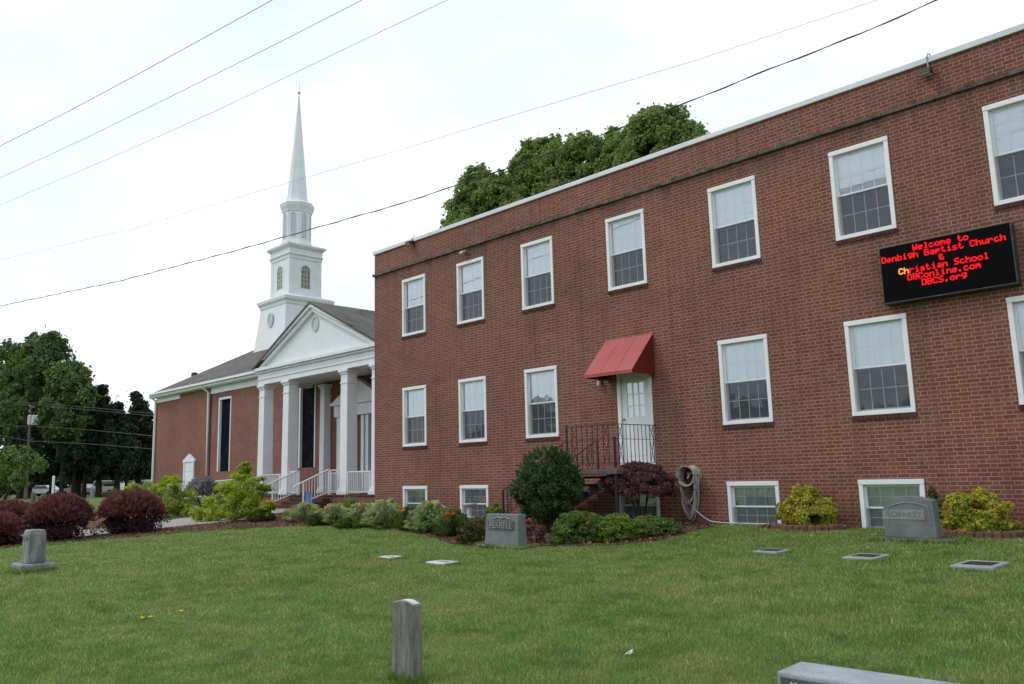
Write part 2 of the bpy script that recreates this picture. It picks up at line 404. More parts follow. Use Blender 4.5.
def thing(name, label, cat, loc=(0,0,0), group=None):
    o = bpy.data.objects.new(name, None); COL.objects.link(o); o.location = Vector(tuple(map(float, loc)))
    o.empty_display_size = .2
    return tag(o, label, cat, group)
def tag(o, label=None, cat=None, group=None, kind=None):
    if label: o['label'] = label
    if cat: o['category'] = cat
    if group: o['group'] = group
    if kind: o['kind'] = kind
    return o
def copy_tree(o, parent=None):
    c = o.copy(); COL.objects.link(c); c.parent = parent
    for ch in list(o.children): copy_tree(ch, c)
    return c
def text_mesh(body, size, extrude):
    cu = bpy.data.curves.new('t', 'FONT'); cu.body = body; cu.size = size; cu.extrude = extrude; cu.align_x = 'CENTER'; cu.align_y = 'CENTER'
    ob = bpy.data.objects.new('t', cu); COL.objects.link(ob)
    dg = bpy.context.evaluated_depsgraph_get(); dg.update()
    me = bpy.data.meshes.new_from_object(ob.evaluated_get(dg)); bpy.data.objects.remove(ob); return me
def soup(name, V, nv, mat, parent=None, org=None):
    """V: (n, nv, 3) polygons, fast path"""
    if org is None: org = wloc(parent)
    n = V.shape[0]; me = bpy.data.meshes.new(name)
    me.vertices.add(n*nv); me.loops.add(n*nv); me.polygons.add(n)
    me.vertices.foreach_set('co', (V - np.array(org)).reshape(-1).astype(np.float32))
    me.loops.foreach_set('vertex_index', np.arange(n*nv, dtype=np.int32))
    me.polygons.foreach_set('loop_start', np.arange(0, n*nv, nv, dtype=np.int32))
    me.polygons.foreach_set('loop_total', np.full(n, nv, dtype=np.int32))
    me.update(); me.materials.append(MATS[mat])
    o = bpy.data.objects.new(name, me); COL.objects.link(o); o.parent = parent
    o.location = Vector(np.array(org, float) - wloc(parent)); return o
def unit(v): return v/np.maximum(np.linalg.norm(v, axis=-1, keepdims=True), 1e-9)
def leaf_quads(P, Nrm, size, aspect=1.9, jitter=.7):
    """rhombic leaves at P, roughly facing Nrm"""
    n = len(P); nn = unit(Nrm + RNG.normal(size=(n, 3))*jitter)
    a = unit(np.cross(nn, RNG.normal(size=(n, 3)))); b = np.cross(nn, a)
    s = (size*RNG.uniform(.6, 1.3, n))[:, None] if np.isscalar(size) else size[:, None]
    return np.stack([P - a*s*.5*aspect/1.9, P + b*s*.5/aspect*1.3 + nn*s*.08, P + a*s*.5*aspect/1.9, P - b*s*.5/aspect*1.3 + nn*s*.08], 1)
def blob_points(c, r, n, sub=26, subr=.33, flat=1.0):
    """points in lumpy clumps over an ellipsoid"""
    c = np.array(c, float); r = np.array(r, float)*np.ones(3)
    d = unit(RNG.normal(size=(sub, 3))); rad = RNG.uniform(.5, 1.0, (sub, 1))
    cc = d*rad; k = RNG.integers(0, sub, n)
    q = unit(RNG.normal(size=(n, 3)))*RNG.uniform(.35, 1, (n, 1))**.5*subr*RNG.uniform(.7, 1.25, (sub, 1))[k]
    p = cc[k] + q
    nr = unit(q*1.0 + cc[k]*.8 + np.array([0, 0, .25]))
    return c + p*r, nr

# ------------------------------------------------------------------ ground
def axis(vals):
    return np.array(sorted(set(vals)))
xs = axis([-900, -500, -300, -200, -150, -120, -100, -80] + [-30.0, -22.0] + list(np.arange(-60, 21, 4.0)) + [40, 80, 160, 400, 900])
ys = axis([-900, -400, -200, -100, -60, -30, -10] + list(np.arange(-4, 15, 2.0)) + [14.0, 20, 30, 50, 80, 120, 200, 400, 900])
gm = MB()
idx = {}
for j, y in enumerate(ys):
    for i, x in enumerate(xs):
        idx[i, j] = len(gm.v); gm.v.append((x, y, float(gz(x, max(y, -60)))))
for j in range(len(ys)-1):
    for i in range(len(xs)-1): gm.f.append((idx[i, j], idx[i+1, j], idx[i+1, j+1], idx[i, j+1]))
tag(gm.build('ground', 'lawn_ground', fix=False), kind='structure')

def inpoly(x, y, poly):
    poly = np.array(poly); ins = np.zeros(np.shape(x), bool); n = len(poly); j = n-1
    for i in range(n):
        xi, yi = poly[i]; xj, yj = poly[j]
        c = ((yi > y) != (yj > y)) & (x < (xj-xi)*(y-yi)/(yj-yi+1e-12)+xi); ins ^= c; j = i
    return ins
def gp(pts): return [tuple(gr(u, v)[:2]) for u, v in pts]
# long mulch bed along the front, ending at the hose; far side runs behind the plants
near_edge = gp([(-60, 556), (0, 549), (47, 544), (105, 539), (140, 537), (175, 533), (228, 529.5), (263, 528), (307, 525.5), (354, 527), (391, 528.6), (424, 535.6), (452, 544), (485, 548), (527, 547), (560, 546), (620, 545.5), (660, 541), (690, 532), (712, 527.5)])
bed_far_wall = [(-9.0, 14.49), (-20.2, 14.49)]
path_near = gp([(310, 508.5), (272, 515), (240, 521.5), (155, 530), (100, 536), (60, 541), (0, 546)])
def curve_y(P):
    P = sorted(P); X = [p[0] for p in P]; Y = [p[1] for p in P]
    return lambda x: np.interp(x, X, Y)
path_c = gp([(280, 508), (245, 514), (155, 526.5), (96, 533), (40, 538), (-40, 546)])
bedA = near_edge + bed_far_wall + [(-20.3, 17.0), (-26.0, 19.2), (-27.5, 18.2)] + path_near
# path strip
path_far = gp([(-60, 541), (40, 535), (100, 529.5), (155, 523), (225, 513), (262, 508), (296, 503.5)])
path_poly = path_near + path_far
# bed beyond the path, in front of the church
bedB = [tuple(p) for p in path_far[1:]] + gp([(300, 501), (262, 502.5), (215, 505), (160, 508), (100, 512), (30, 520)])
bedC = [(-7.6, 14.49), (-7.6, 13.9), (-6.2, 13.8), (-6.2, 14.49)]
bedD = [(-4.7, 14.49), (-4.6, 13.75), (-2.9, 13.6), (-2.6, 14.49)]

def sheet(name, poly, lift, mat, kind, step=.1, bump=0.0, label=None):
    poly = np.array(poly); x0, y0 = poly.min(0); x1, y1 = poly.max(0)
    X = np.arange(x0, x1+step, step); Y = np.arange(y0, y1+step, step)
    cx, cy = np.meshgrid((X[:-1]+X[1:])/2, (Y[:-1]+Y[1:])/2, indexing='ij')
    ins = inpoly(cx, cy, poly); ii, jj = np.nonzero(ins)
    H = bump*RNG.uniform(0, 1, (len(X), len(Y)))
    def vv(a, b): 
        x = X[a]; y = Y[b]; return np.stack([x, y, gz(x, y)+lift+H[a, b]], -1)
    V = np.stack([vv(ii, jj), vv(ii+1, jj), vv(ii+1, jj+1), vv(ii, jj+1)], 1)
    o = soup(name, V, 4, mat)
    tag(o, label, None, None, kind); return o
sheet('mulch_bed', bedA, .006, 'mulch', 'structure', .09, .02)
sheet('mulch_bed', bedB, .006, 'mulch', 'structure', .12, .02)
sheet('mulch_bed', bedC, .006, 'mulch', 'structure', .06, .02)
sheet('mulch_bed', bedD, .006, 'mulch', 'structure', .06, .02)
pm = MB()
def resample(P, n):
    P = np.array(P); t = np.concatenate([[0], np.cumsum(np.linalg.norm(np.diff(P, axis=0), axis=1))]); q = np.linspace(0, t[-1], n)
    return np.stack([np.interp(q, t, P[:, 0]), np.interp(q, t, P[:, 1])], 1)
ea = resample(path_near[::-1], 40); eb_ = resample(path_far, 40)
for k in range(39):
    pa, pb, qa, qb = ea[k], ea[k+1], eb_[k], eb_[k+1]
    z = lambda p: float(gz(p[0], p[1]))+.035
    pm.quad((*pa, z(pa)), (*pb, z(pb)), (*qb, z(qb)), (*qa, z(qa)))
    pm.quad((*pa, z(pa)-.1), (*pb, z(pb)-.1), (*pb, z(pb)), (*pa, z(pa)))
path_floor = -1.215
pm.box(-36.2, -28.6, 16.9, 18.52, -1.4, path_floor)
tag(pm.build('path', 'concrete', fix=False), kind='structure')

# chips of bark on the beds
def scatter_in(poly, n):
    poly = np.array(poly); lo = poly.min(0); hi = poly.max(0); out = np.zeros((0, 2))
    while len(out) < n:
        p = RNG.uniform(lo, hi, (n*2, 2)); p = p[inpoly(p[:, 0], p[:, 1], poly)]; out = np.vstack([out, p])
        if len(p) == 0: break
    return out[:n]
pts = np.vstack([scatter_in(bedA, 26000), scatter_in(bedB, 5000), scatter_in(bedC, 1200), scatter_in(bedD, 1200)])
P3 = np.column_stack([pts, gz(pts[:, 0], pts[:, 1])+.03+RNG.uniform(0, .025, len(pts))])
ch = leaf_quads(P3, np.tile([0, 0, 1.0], (len(P3), 1)), .045, 2.4, .45)
tag(soup('bark_chips', ch, 4, 'mulch_chip'), 'loose reddish brown bark chips covering the planting beds', None, None, 'stuff')

# lawn blades, denser close to the lawn's front
def grass():
    n = 1050000
    th = RNG.uniform(R(18), R(130), n)            # from +x direction measured around
    dmin, dmax = 1.6, 48.0
    d = dmin*(dmax/dmin)**RNG.uniform(0, 1, n)**.85
    x = d*np.cos(th+R(45)); y = d*np.sin(th+R(45))
    ok = (y > -.5) & ~((y > 14.47) & (x > -20.25)) & ~((y > 17.5) & (x > -60) & (x < -20) & (y > 22.5))
    for poly in (bedA, bedB, bedC, bedD, path_poly):
        ok &= ~inpoly(x, y, poly)
    ok &= ~((x > -38.5) & (x < -20.3) & (y > 17.6))
    for r_ in RECTS[:-1]: ok &= ~((x > r_[0]+.01) & (x < r_[1]-.01) & (y > r_[2]+.01) & (y < r_[3]-.01))
    x = x[ok]; y = y[ok]; d = d[ok]
    # longer untrimmed blades right against the stones
    n0 = len(x); ex, ey = [], []
    for r_ in RECTS:
        m_ = 1500; t_ = RNG.uniform(0, 1, m_); sd = RNG.integers(0, 4, m_); o1 = RNG.exponential(.018, m_)
        ex.append(np.where(sd == 0, r_[0]-o1, np.where(sd == 1, r_[1]+o1, r_[0]+(r_[1]-r_[0])*t_))); ey.append(np.where(sd == 2, r_[2]-o1, np.where(sd == 3, r_[3]+o1, r_[2]+(r_[3]-r_[2])*t_)))
    ex = np.concatenate(ex); ey = np.concatenate(ey); x = np.concatenate([x, ex]); y = np.concatenate([y, ey]); d = np.concatenate([d, np.hypot(ex, ey)])
    n = len(x); tall = np.ones(n); tall[n0:] = np.where(np.repeat([r_[-1] for r_ in RECTS], 1500), 1.0, 2.1)
    z = gz(x, y)-.004
    lod = np.clip(d/6.0, .75, 5)
    patch = .5+.5*np.sin(x*1.7+np.sin(y*2.3)*1.4)*np.sin(y*2.1+np.sin(x*1.1)*1.8)
    h = RNG.uniform(.014, .036, n)*(.75+.55*patch)*np.clip(lod, 1, 1.35)*tall; w = .0034*lod*RNG.uniform(.7, 1.4, n)
    a = RNG.uniform(0, 2*np.pi, n); lean = RNG.uniform(.1, .9, n)*h; la = RNG.uniform(0, 2*np.pi, n)
    B = np.stack([x, y, z], 1); dx = np.stack([np.cos(a)*w, np.sin(a)*w, 0*w], 1)
    T = B + np.stack([np.cos(la)*lean, np.sin(la)*lean, h], 1)
    return soup('lawn_grass', np.stack([B-dx, B+dx, T], 1), 3, 'grass_blade')
RECTS = []

# ------------------------------------------------------------------ brick school building
D = 14.5
WX = [k*D for k in (-1.2629, -1.0945, -.9242, -.7357, -.5495, -.3721, -.1936, -.0140, .1640)]
WW = .07376*D
ZU = (.27895*D, .39611*D); ZL = (.05853*D, .17523*D); ZB = (-1.16, -.0177*D)
BX0, BX1, BY1 = -20.24, 4.2, 27.0
ZTOP = 6.84
bld = thing('school_building', 'long three storey red brick building with flat roof and rows of white sash windows', 'building', (-8, D, -1.1))
openings = []
for i, x in enumerate(WX):
    openings.append((x-WW/2, x+WW/2, *ZU))
    if i != 3: openings.append((x-WW/2, x+WW/2, *ZL))
    bw = .0748*D
    openings.append((x-bw/2, x+bw/2, *ZB))
DX0, DX1, DZ0, DZ1 = -11.10, -10.17, .13, 2.18
openings.append((DX0, DX1, DZ0, DZ1))
def wall_with_holes(x0, x1, z0, z1, holes, y, rev=.11):
    mb = MB(); X = sorted({x0, x1, *[h[0] for h in holes], *[h[1] for h in holes]}); Z = sorted({z0, z1, *[h[2] for h in holes], *[h[3] for h in holes]})
    for a, b in zip(X[:-1], X[1:]):
        for c, d in zip(Z[:-1], Z[1:]):
            mx, mz = (a+b)/2, (c+d)/2
            if any(h[0] < mx < h[1] and h[2] < mz < h[3] for h in holes): continue
            mb.quad((a, y, c), (b, y, c), (b, y, d), (a, y, d))
    for h in holes:
        a, b, c, d = h; y2 = y+rev
        mb.quad((a, y, c), (a, y2, c), (a, y2, d), (a, y, d)); mb.quad((b, y2, c), (b, y, c), (b, y, d), (b, y2, d))
        mb.quad((a, y, d), (a, y2, d), (b, y2, d), (b, y, d)); mb.quad((a, y2, c), (a, y, c), (b, y, c), (b, y2, c))
    return mb
wm = wall_with_holes(BX0, BX1, -1.6, ZTOP, openings, D, .25)
wm.quad((BX0, BY1, -1.6), (BX0, D, -1.6), (BX0, D, ZTOP), (BX0, BY1, ZTOP))
wm.quad((BX1, D, -1.6), (BX1, BY1, -1.6), (BX1, BY1, ZTOP), (BX1, D, ZTOP))
wm.quad((BX1, BY1, -1.6), (BX0, BY1, -1.6), (BX0, BY1, ZTOP), (BX1, BY1, ZTOP))
wm.build('wall', 'red_brick', bld, fix=False)
MB().box(BX0+.3, BX1-.3, D+.75, D+.8, -1.6, ZTOP-.4).build('room_shade_backing', 'shade_dark', bld)  # near-black sheet painting the dimness of the rooms behind the panes
MB().box(BX0+.02, BX1-.02, D+.02, BY1-.02, ZTOP-.35, ZTOP-.3).build('roof', 'shingle', bld)
cp = MB().box(BX0-.04, BX1+.04, D-.045, D+.30, ZTOP-.035, ZTOP+.075)
cp.box(BX0-.04, BX0+.3, D+.302, BY1, ZTOP-.035, ZTOP+.075)
cp.build('coping', 'white_metal', bld, bevel=.012)
lg = MB()
x = BX0-.05
while x < BX1:
    x2 = min(x+random.uniform(1.1, 1.3), BX1+.05); lg.box(x, x2-.006, D-.055+random.uniform(-.006, .006), D+.002, 6.115, 6.188); x = x2
lg.box(BX0-.055, BX0+.002, D+.004, BY1, 6.125, 6.185)
lg.build('stone_ledge', 'ledge_stone', bld, bevel=.008)
rb = MB().box(BX0, BX1, D-.012, D+.001, 6.0, 6.1)

def make_window(x, z0, z1, w, kind, hole_label=None, rnd=0.0):
    """casing is the part; sash, panes, screen, curtain and sill are its sub-parts"""
    a, b = x-w/2, x+w/2; cw = .075; y = D
    c = MB()
    c.box(a+.001, a+cw, y-.022, y+.10, z0+cw, z1-cw-.01); c.box(b-cw, b-.001, y-.022, y+.10, z0+cw, z1-cw-.01)
    c.box(a-.003, b+.003, y-.028, y+.10, z1-cw-.008, z1+.002)
    c.box(a+.001, b-.001, y-.03, y+.10, z0+.002, z0+cw-.002)
    win = c.build('window', 'white_paint', bld, org=(x, y, z0), bevel=.006)
    ia, ib, iz0, iz1 = a+cw, b-cw, z0+cw, z1-cw-.01
    mid = (iz0+iz1)/2 if kind != 'base' else (iz0+iz1)/2-.02
    s = MB(); sf = .036
    for (q0, q1, yy) in ((iz0, mid+.018, y+.085), (mid-.018, iz1, y+.055)):
        s.box(ia, ia+sf, yy, yy+.028, q0, q1); s.box(ib-sf, ib, yy, yy+.028, q0, q1)
        s.box(ia+sf, ib-sf, yy+.001, yy+.027, q0, q0+sf); s.box(ia+sf, ib-sf, yy+.001, yy+.027, q1-sf, q1)
        gw = .013
        for k in (1, 2, 3):
            xx = ia+sf+(ib-ia-2*sf)*k/4; s.box(xx-gw/2, xx+gw/2, yy+.012, yy+.02, q0+sf, q1-sf)
        nrow = 2
        zz = q0+sf+(q1-q0-2*sf)/2; s.box(ia+sf, ib-sf, yy+.0125, yy+.0195, zz-gw/2, zz+gw/2)
    s.build('sash', 'white_paint', win)
    g = MB()
    g.quad((ia+sf, y+.098, iz0+sf), (ib-sf, y+.098, iz0+sf), (ib-sf, y+.098, mid), (ia+sf, y+.098, mid))
    g.build('pane', 'glass_low', win, fix=False)
    MB().quad((ia+sf, y+.066, mid), (ib-sf, y+.066, mid), (ib-sf, y+.066, iz1-sf), (ia+sf, y+.066, iz1-sf)).build('pane', 'glass', win, fix=False)
    MB().quad((ia+.01, y+.05, iz0+.01), (ib-.01, y+.05, iz0+.01), (ib-.01, y+.05, mid-.005), (ia+.01, y+.05, mid-.005)).build('insect_screen', 'insect_screen', win, fix=False)
    def drape(za, zb, mat, name, amp=.012):
        dm = MB(); n = 40
        for k in range(n):
            xa = ia-.04+(ib-ia+.08)*k/n; xb = ia-.04+(ib-ia+.08)*(k+1)/n
            ya = y+.118+amp*math.sin(k*1.15+rnd)+amp*.5*math.sin(k*.43+rnd*2); yb = y+.118+amp*math.sin((k+1)*1.15+rnd)+amp*.5*math.sin((k+1)*.43+rnd*2)
            dm.quad((xa, ya, za), (xb, yb, za), (xb, yb, zb), (xa, ya, zb))
        dm.build(name, mat, win, fix=False)
    if kind == 'upper_full': drape(mid-.02, z1, 'blind', 'blind', .0)
    elif kind == 'upper_curtain': drape(mid-.02, z1, 'curtain', 'curtain')
    elif kind == 'upper_high': drape(mid+.16, z1, 'blind', 'blind', .0)
    elif kind == 'lower': drape(mid-.03, z1, 'curtain', 'curtain')
    elif kind == 'base': drape(z0, z1, 'curtain_green', 'curtain')
    if kind != 'base':
        sl = MB(); n = 16; step = (w+.02)/n
        for k in range(n):
            xa = a-.01+k*step
            sl.prism([(y+.0, z0-.002), (y-.032, z0-.012), (y-.032, z0-.07), (y+.0, z0-.07)], xa+.003, xa+step-.003, 'x')
        sl.build('sill', 'sill_brick', win)
    return win
for i, x in enumerate(WX):
    ku = ['upper_curtain', 'upper_curtain', 'upper_full', 'upper_curtain', 'upper_full', 'upper_high', 'upper_full', 'upper_full', 'upper_full'][i]
    make_window(x, *ZU, WW, ku, rnd=i*1.3)
    if i != 3: make_window(x, *ZL, WW, 'lower', rnd=i*2.1)
    make_window(x, *ZB, .0748*D, 'base', rnd=i*.7)

# door in the wall
dr = MB(); y = D
dr.box(DX0+.001, DX0+.09, y-.015, y+.12, DZ0, DZ1-.002); dr.box(DX1-.09, DX1-.001, y-.015, y+.12, DZ0, DZ1-.002)
dr.box(DX0+.092, DX1-.092, y-.01, y+.12, DZ1-.10, DZ1-.003)
dfm = dr.build('door_frame', 'white_paint', bld, org=(-10.63, y, DZ0), bevel=.006)
d0, d1, e0, e1 = DX0+.095, DX1-.095, DZ0+.01, DZ1-.105
lf = MB(); gx0, gx1, gz0, gz1 = d0+.14, d1-.14, e0+1.02, e1-.16
lf.box(d0, gx0, y+.03, y+.07, e0, e1); lf.box(gx1, d1, y+.03, y+.07, e0, e1)
lf.box(gx0, gx1, y+.03, y+.07, gz1, e1); lf.box(gx0, gx1, y+.03, y+.07, e0, gz0)
for k in (1, 2):
    xx = gx0+(gx1-gx0)*k/3; lf.box(xx-.011, xx+.011, y+.035, y+.06, gz0, gz1)
    zz = gz0+(gz1-gz0)*k/3; lf.box(gx0, gx1, y+.036, y+.059, zz-.011, zz+.011)
for (pa, pb) in ((gx0-.02, (gx0+gx1)/2-.03), ((gx0+gx1)/2+.03, gx1+.02)):
    lf.box(pa, pb, y+.022, y+.031, e0+.18, gz0-.14)
leaf = lf.build('door', 'white_paint', bld, org=(d0, y, e0), bevel=.005)
MB().quad((gx0, y+.05, gz0), (gx1, y+.05, gz0), (gx1, y+.05, gz1), (gx0, y+.05, gz1)).build('pane', 'glass', leaf, fix=False)
MB().box(gx0-.02, gx1+.02, y+.072, y+.076, gz0-.02, gz1+.02).build('blind', 'blind', leaf)
MB().lathe([(.001, 0), (.022, .003), (.028, .02), (.018, .04), (.01, .05), (.01, .07)], n=12).build
hk = MB(); hk.tube([(d0+.07, y+.03, e0+.98), (d0+.07, y-.01, e0+.98)], .012, 8); hk.tube([(d0+.07, y-.01, e0+.98), (d0+.07, y-.045, e0+.98)], [.026, .022], 10)
hk.build('handle', 'brass', leaf)
MB().box(d0, d1, y-.02, y+.03, e0-.025, e0+.0).build('threshold', 'metal_bits', bld)

# awning
aw = thing('awning', 'red fabric awning over the white side door of the brick building', 'awning', (-10.65, D, 2.03))
ax0, ax1, ay, az0, az1 = -11.36, -10.06, 13.67, 2.02, 2.93
MB().quad((ax0, D-.004, az1), (ax0, ay, az0+.06), (ax1, ay, az0+.06), (ax1, D-.004, az1)).build('canopy', 'awning_vinyl', aw, fix=False)
MB().quad((ax0, ay, az0+.058), (ax0, ay+.002, az0), (ax1, ay+.002, az0), (ax1, ay, az0+.058)).build('valance', 'awning_vinyl', aw, fix=False)
for xx in (ax0, ax1):
    MB().quad((xx, D-.004, az1-.004), (xx, ay+.003, az0+.056), (xx, ay+.004, az0), (xx, D-.004, az0)).build('side_panel', 'awning_vinyl_shaded', aw, fix=False)
sm_ = MB()
for f_ in (.33, .67):
    xx = ax0+(ax1-ax0)*f_; sm_.tube([(xx, D-.006, az1+.002), (xx, ay-.002, az0+.062), (xx, ay-.003, az0+.002)], .004, 5)
sm_.tube([(ax0, ay-.002, az0+.06), (ax1, ay-.002, az0+.06)], .004, 5)
sm_.build('seam', 'awning_vinyl', aw)
fr = MB()
for xx in (ax0+.02, ax1-.02):
    fr.tube([(xx, D-.02, az1-.03), (xx, ay+.02, az0+.03), (xx, D-.02, az0+.02), (xx, D-.02, az1-.03)], .011, 6)
fr.tube([(ax0+.02, ay+.02, az0+.02), (ax1-.02, ay+.02, az0+.02)], .011, 6)
fr.build('frame', 'metal_bits', aw)

# wall lantern under the awning
p = at(601.5, 383, D)
ln = thing('wall_lamp', 'small wall lamp beside the white door under the red awning', 'lamp', p)
MB().box(p[0]-.04, p[0]+.04, D-.02, D-.001, p[2]-.03, p[2]+.09).build('backplate', 'light_bronze', ln)
MB().tube([(p[0], D-.02, p[2]+.07), (p[0], D-.08, p[2]+.08)], .012, 6).build('arm', 'light_bronze', ln)
MB().lathe([(.05, p[2]+.06), (.05, p[2]+.045)], (p[0], D-.09), 14).build('cap', 'light_bronze', ln)
MB().lathe([(.046, p[2]+.045), (.046, p[2]-.055), (.03, p[2]-.07)], (p[0], D-.09), 14).build('lamp_shade', 'lens', ln)

# landing, stair and railing
lz = .08; LX0, LX1, LY0 = -11.33, -10.08, 13.0
st = thing('entrance_stair', 'concrete landing and steps with black iron railing at the side door', 'stairs', (-11.5, 13.8, -1.1))
MB().box(LX0, LX1+.05, LY0-.04, D-.003, lz-.13, lz-.03).build('landing', 'concrete_dark', st, bevel=.01)
nst = 6; run = .29; rise = (lz+1.09)/(nst+1)
for k in range(nst):
    xa = LX0-(k+1)*run; MB().box(xa-.02, LX0-k*run-.002, LY0+.03, D-.55+.45, lz-(k+1)*rise-.05, lz-(k+1)*rise).build('step', 'concrete_dark', st, bevel=.006)
for yy in (LY0+.05, 14.3):
    sg = MB(); sg.prism([(LX0, lz-.132), (LX0, lz-.34), (LX0-nst*run+.05, -1.12), (LX0-nst*run-.1, -1.12), (LX0-nst*run-.1, -1.0)], yy, yy+.05, 'y')
    sg.build('stringer', 'concrete_dark', st)
for xx, yy in ((LX1-.02, LY0+.03), (LX0+.05, LY0+.03)):
    MB().tube([(xx, yy, -1.12), (xx, yy, lz-.131)], .04, 8).build('post', 'black_iron', st)
def rail_post(x, y, z0, z1, r=.016): MB().box(x-r, x+r, y-r, y+r, z0, z1).build('post', 'black_iron', st)
rt_z = .955
rail_post(LX0, LY0, lz, rt_z+.01); rail_post(LX1, LY0, lz, .68, .019); rail_post(LX0+.03, 13.97, lz-.05, .68, .019)
rail_post(-13.3, LY0+.02, -1.08, -.33, .018); rail_post(-13.3, 13.97, -1.08, -.33, .018)
def railing(p0, p1, h0, h1, name='railing', n=8):
    """level or raking panel with plain balusters and crossed ones between"""
    p0 = np.array(p0, float); p1 = np.array(p1, float); mb = MB(); hz = np.array([0, 0, 1.0])
    mb.beam(p0+hz*h1, p1+hz*h1, .022, .014); mb.beam(p0+hz*h0, p1+hz*h0, .014, .012)
    mb.beam(p0+hz*(h0+(h1-h0)*.62), p1+hz*(h0+(h1-h0)*.62), .011, .010)
    for k in range(1, n):
        q = p0+(p1-p0)*k/n; mb.beam(q+hz*h0, q+hz*(h1-.008), .011, .011)
    for k in (1, n-2):
        a = p0+(p1-p0)*k/n; b = p0+(p1-p0)*(k+1)/n; m1 = h0+(h1-h0)*.62
        for (u0, u1) in ((h0, m1), (m1, h1)):
            mb.beam(a+hz*u0, b+hz*u1, .009, .009); mb.beam(a+hz*u1, b+hz*u0, .009, .009)
    return mb.build(name, 'black_iron', st)
railing((LX0, LY0, lz), (LX1, LY0, lz), .08, .86, n=9)
railing((LX1, LY0, lz), (LX1, D-.03, lz), .08, .86, n=11)
for yy in (LY0+.01, 13.97):
    railing((LX0, yy, lz-.1), (-13.3, yy, -1.06), .12, .70, n=14)

# LED message board
sy = D-.20; _a = at(878.2, 248.6, sy); _b = at(1018.4, 284, sy); _c = at(1010.8, 221.6, sy); _d = at(884.1, 304.1, sy)
sx0, sx1, sz0, sz1 = (_a[0]+_d[0])/2, (_b[0]+_c[0])/2, (_b[2]+_d[2])/2, (_a[2]+_c[2])/2
sg_ = thing('message_board', 'black electronic message board with glowing red church welcome text', 'sign', ((sx0+sx1)/2, D, sz0))
cs = MB(); cs.box(sx0, sx1, sy+.012, D-.004, sz0, sz1)
for q in ((sx0, sx0+.02, sz0, sz1), (sx1-.02, sx1, sz0, sz1), (sx0+.021, sx1-.021, sz0, sz0+.02), (sx0+.021, sx1-.021, sz1-.02, sz1)): cs.box(q[0], q[1], sy-.008, sy+.011, q[2], q[3])
cs.build('case', 'sign_case', sg_, bevel=.004)
MB().box(sx0+.021, sx1-.021, sy, sy+.010, sz0+.021, sz1-.021).build('screen', 'sign_screen', sg_)
FONT = {
'W': '10001 10001 10001 10101 10101 10101 01010', 'e': '00000 00000 01110 10001 11111 10000 01110', 'l': '01100 00100 00100 00100 00100 00100 01110',
'c': '00000 00000 01110 10000 10000 10001 01110', 'o': '00000 00000 01110 10001 10001 10001 01110', 'm': '00000 00000 11010 10101 10101 10001 10001',
't': '01000 01000 11100 01000 01000 01001 00110', 'D': '11110 10001 10001 10001 10001 10001 11110', 'n': '00000 00000 10110 11001 10001 10001 10001',
'b': '10000 10000 10110 11001 10001 10001 11110', 'i': '00100 00000 01100 00100 00100 00100 01110', 'g': '00000 01111 10001 10001 01111 00001 01110',
'h': '10000 10000 10110 11001 10001 10001 10001', 'B': '11110 10001 10001 11110 10001 10001 11110', 'a': '00000 00000 01110 00001 01111 10001 01111',
'p': '00000 00000 11110 10001 11110 10000 10000', 's': '00000 00000 01110 10000 01110 00001 11110', 'C': '01110 10001 10000 10000 10000 10001 01110',
'u': '00000 00000 10001 10001 10001 10011 01101', 'r': '00000 00000 10110 11001 10000 10000 10000', '&': '01100 10010 10100 01000 10101 10010 01101',
'S': '01111 10000 10000 01110 00001 00001 11110', '.': '00000 00000 00000 00000 00000 01100 01100', ' ': '00000 00000 00000 00000 00000 00000 00000'}
pit = .0145
lines = ['Welcome to', 'Denbigh Baptist Church', '&', 'Christian School', 'DBConline.com', 'DBCS.org']
for li, s in enumerate(lines):
    ncol = len(s)*6-1; xl = (sx0+sx1)/2 - .03 - ncol*pit/2; zt = sz1-.052-li*.123
    ci = 0
    for wd in s.split(' '):
        pieces = [(wd, False)] if li != 3 or ci else [(wd[:2], True), (wd[2:], False)]
        for piece, hot in pieces:
            mb = MB()
            for chh in piece:
                rows = FONT[chh].split()
                for r_ in range(7):
                    for c_ in range(5):
                        if rows[r_][c_] == '1':
                            x = xl+(ci*6+c_)*pit; z = zt-r_*pit; e = -.0032; yq = sy-.003-.0005*((c_+2*r_) % 4)
                            mb.quad((x+e, yq, z-pit+e), (x+pit-e, yq, z-pit+e), (x+pit-e, yq, z-e), (x+e, yq, z-e))
                ci += 1
            mb.build('text_word', 'led_orange' if hot else 'led_red', sg_, fix=False)
        ci += 1

# flood lights on the parapet and the small beige one
def flood(u, v, label, mat='light_bronze', conduit=True, sc=1.0, group=None):
    p = at(u, v, D-.12); t = thing('floodlight', label, 'light', (p[0], D, p[2]), group)
    x, z = p[0], p[2]
    hb = MB(); hb.prism([(D-.24*sc, z-.04*sc), (D-.06, z+.0), (D-.06, z+.09*sc), (D-.22*sc, z+.05*sc)], x-.10*sc, x+.10*sc, 'x'); hb.build('lamp_head', mat, t, bevel=.01)
    MB().box(x-.085*sc, x+.085*sc, D-.235*sc, D-.07, z-.047*sc, z-.042*sc).build('lens', 'lens', t)
    MB().box(x-.05*sc, x+.05*sc, D-.06, D-.003, z, z+.11*sc).build('junction_box', mat, t, bevel=.006)
    if conduit:
        MB().tube([(x+.02, D-.03, z+.10), (x+.02, D-.035, ZTOP-.05), (x+.02, D-.06, ZTOP+.06), (x+.03, D-.03, ZTOP+.13), (x+.05, D+.02, ZTOP+.13), (x+.05, D+.05, ZTOP+.076)], .012, 6).build('conduit', 'metal_bits', t)
flood(926, 73, 'bronze floodlight hanging from the parapet near the message board end')
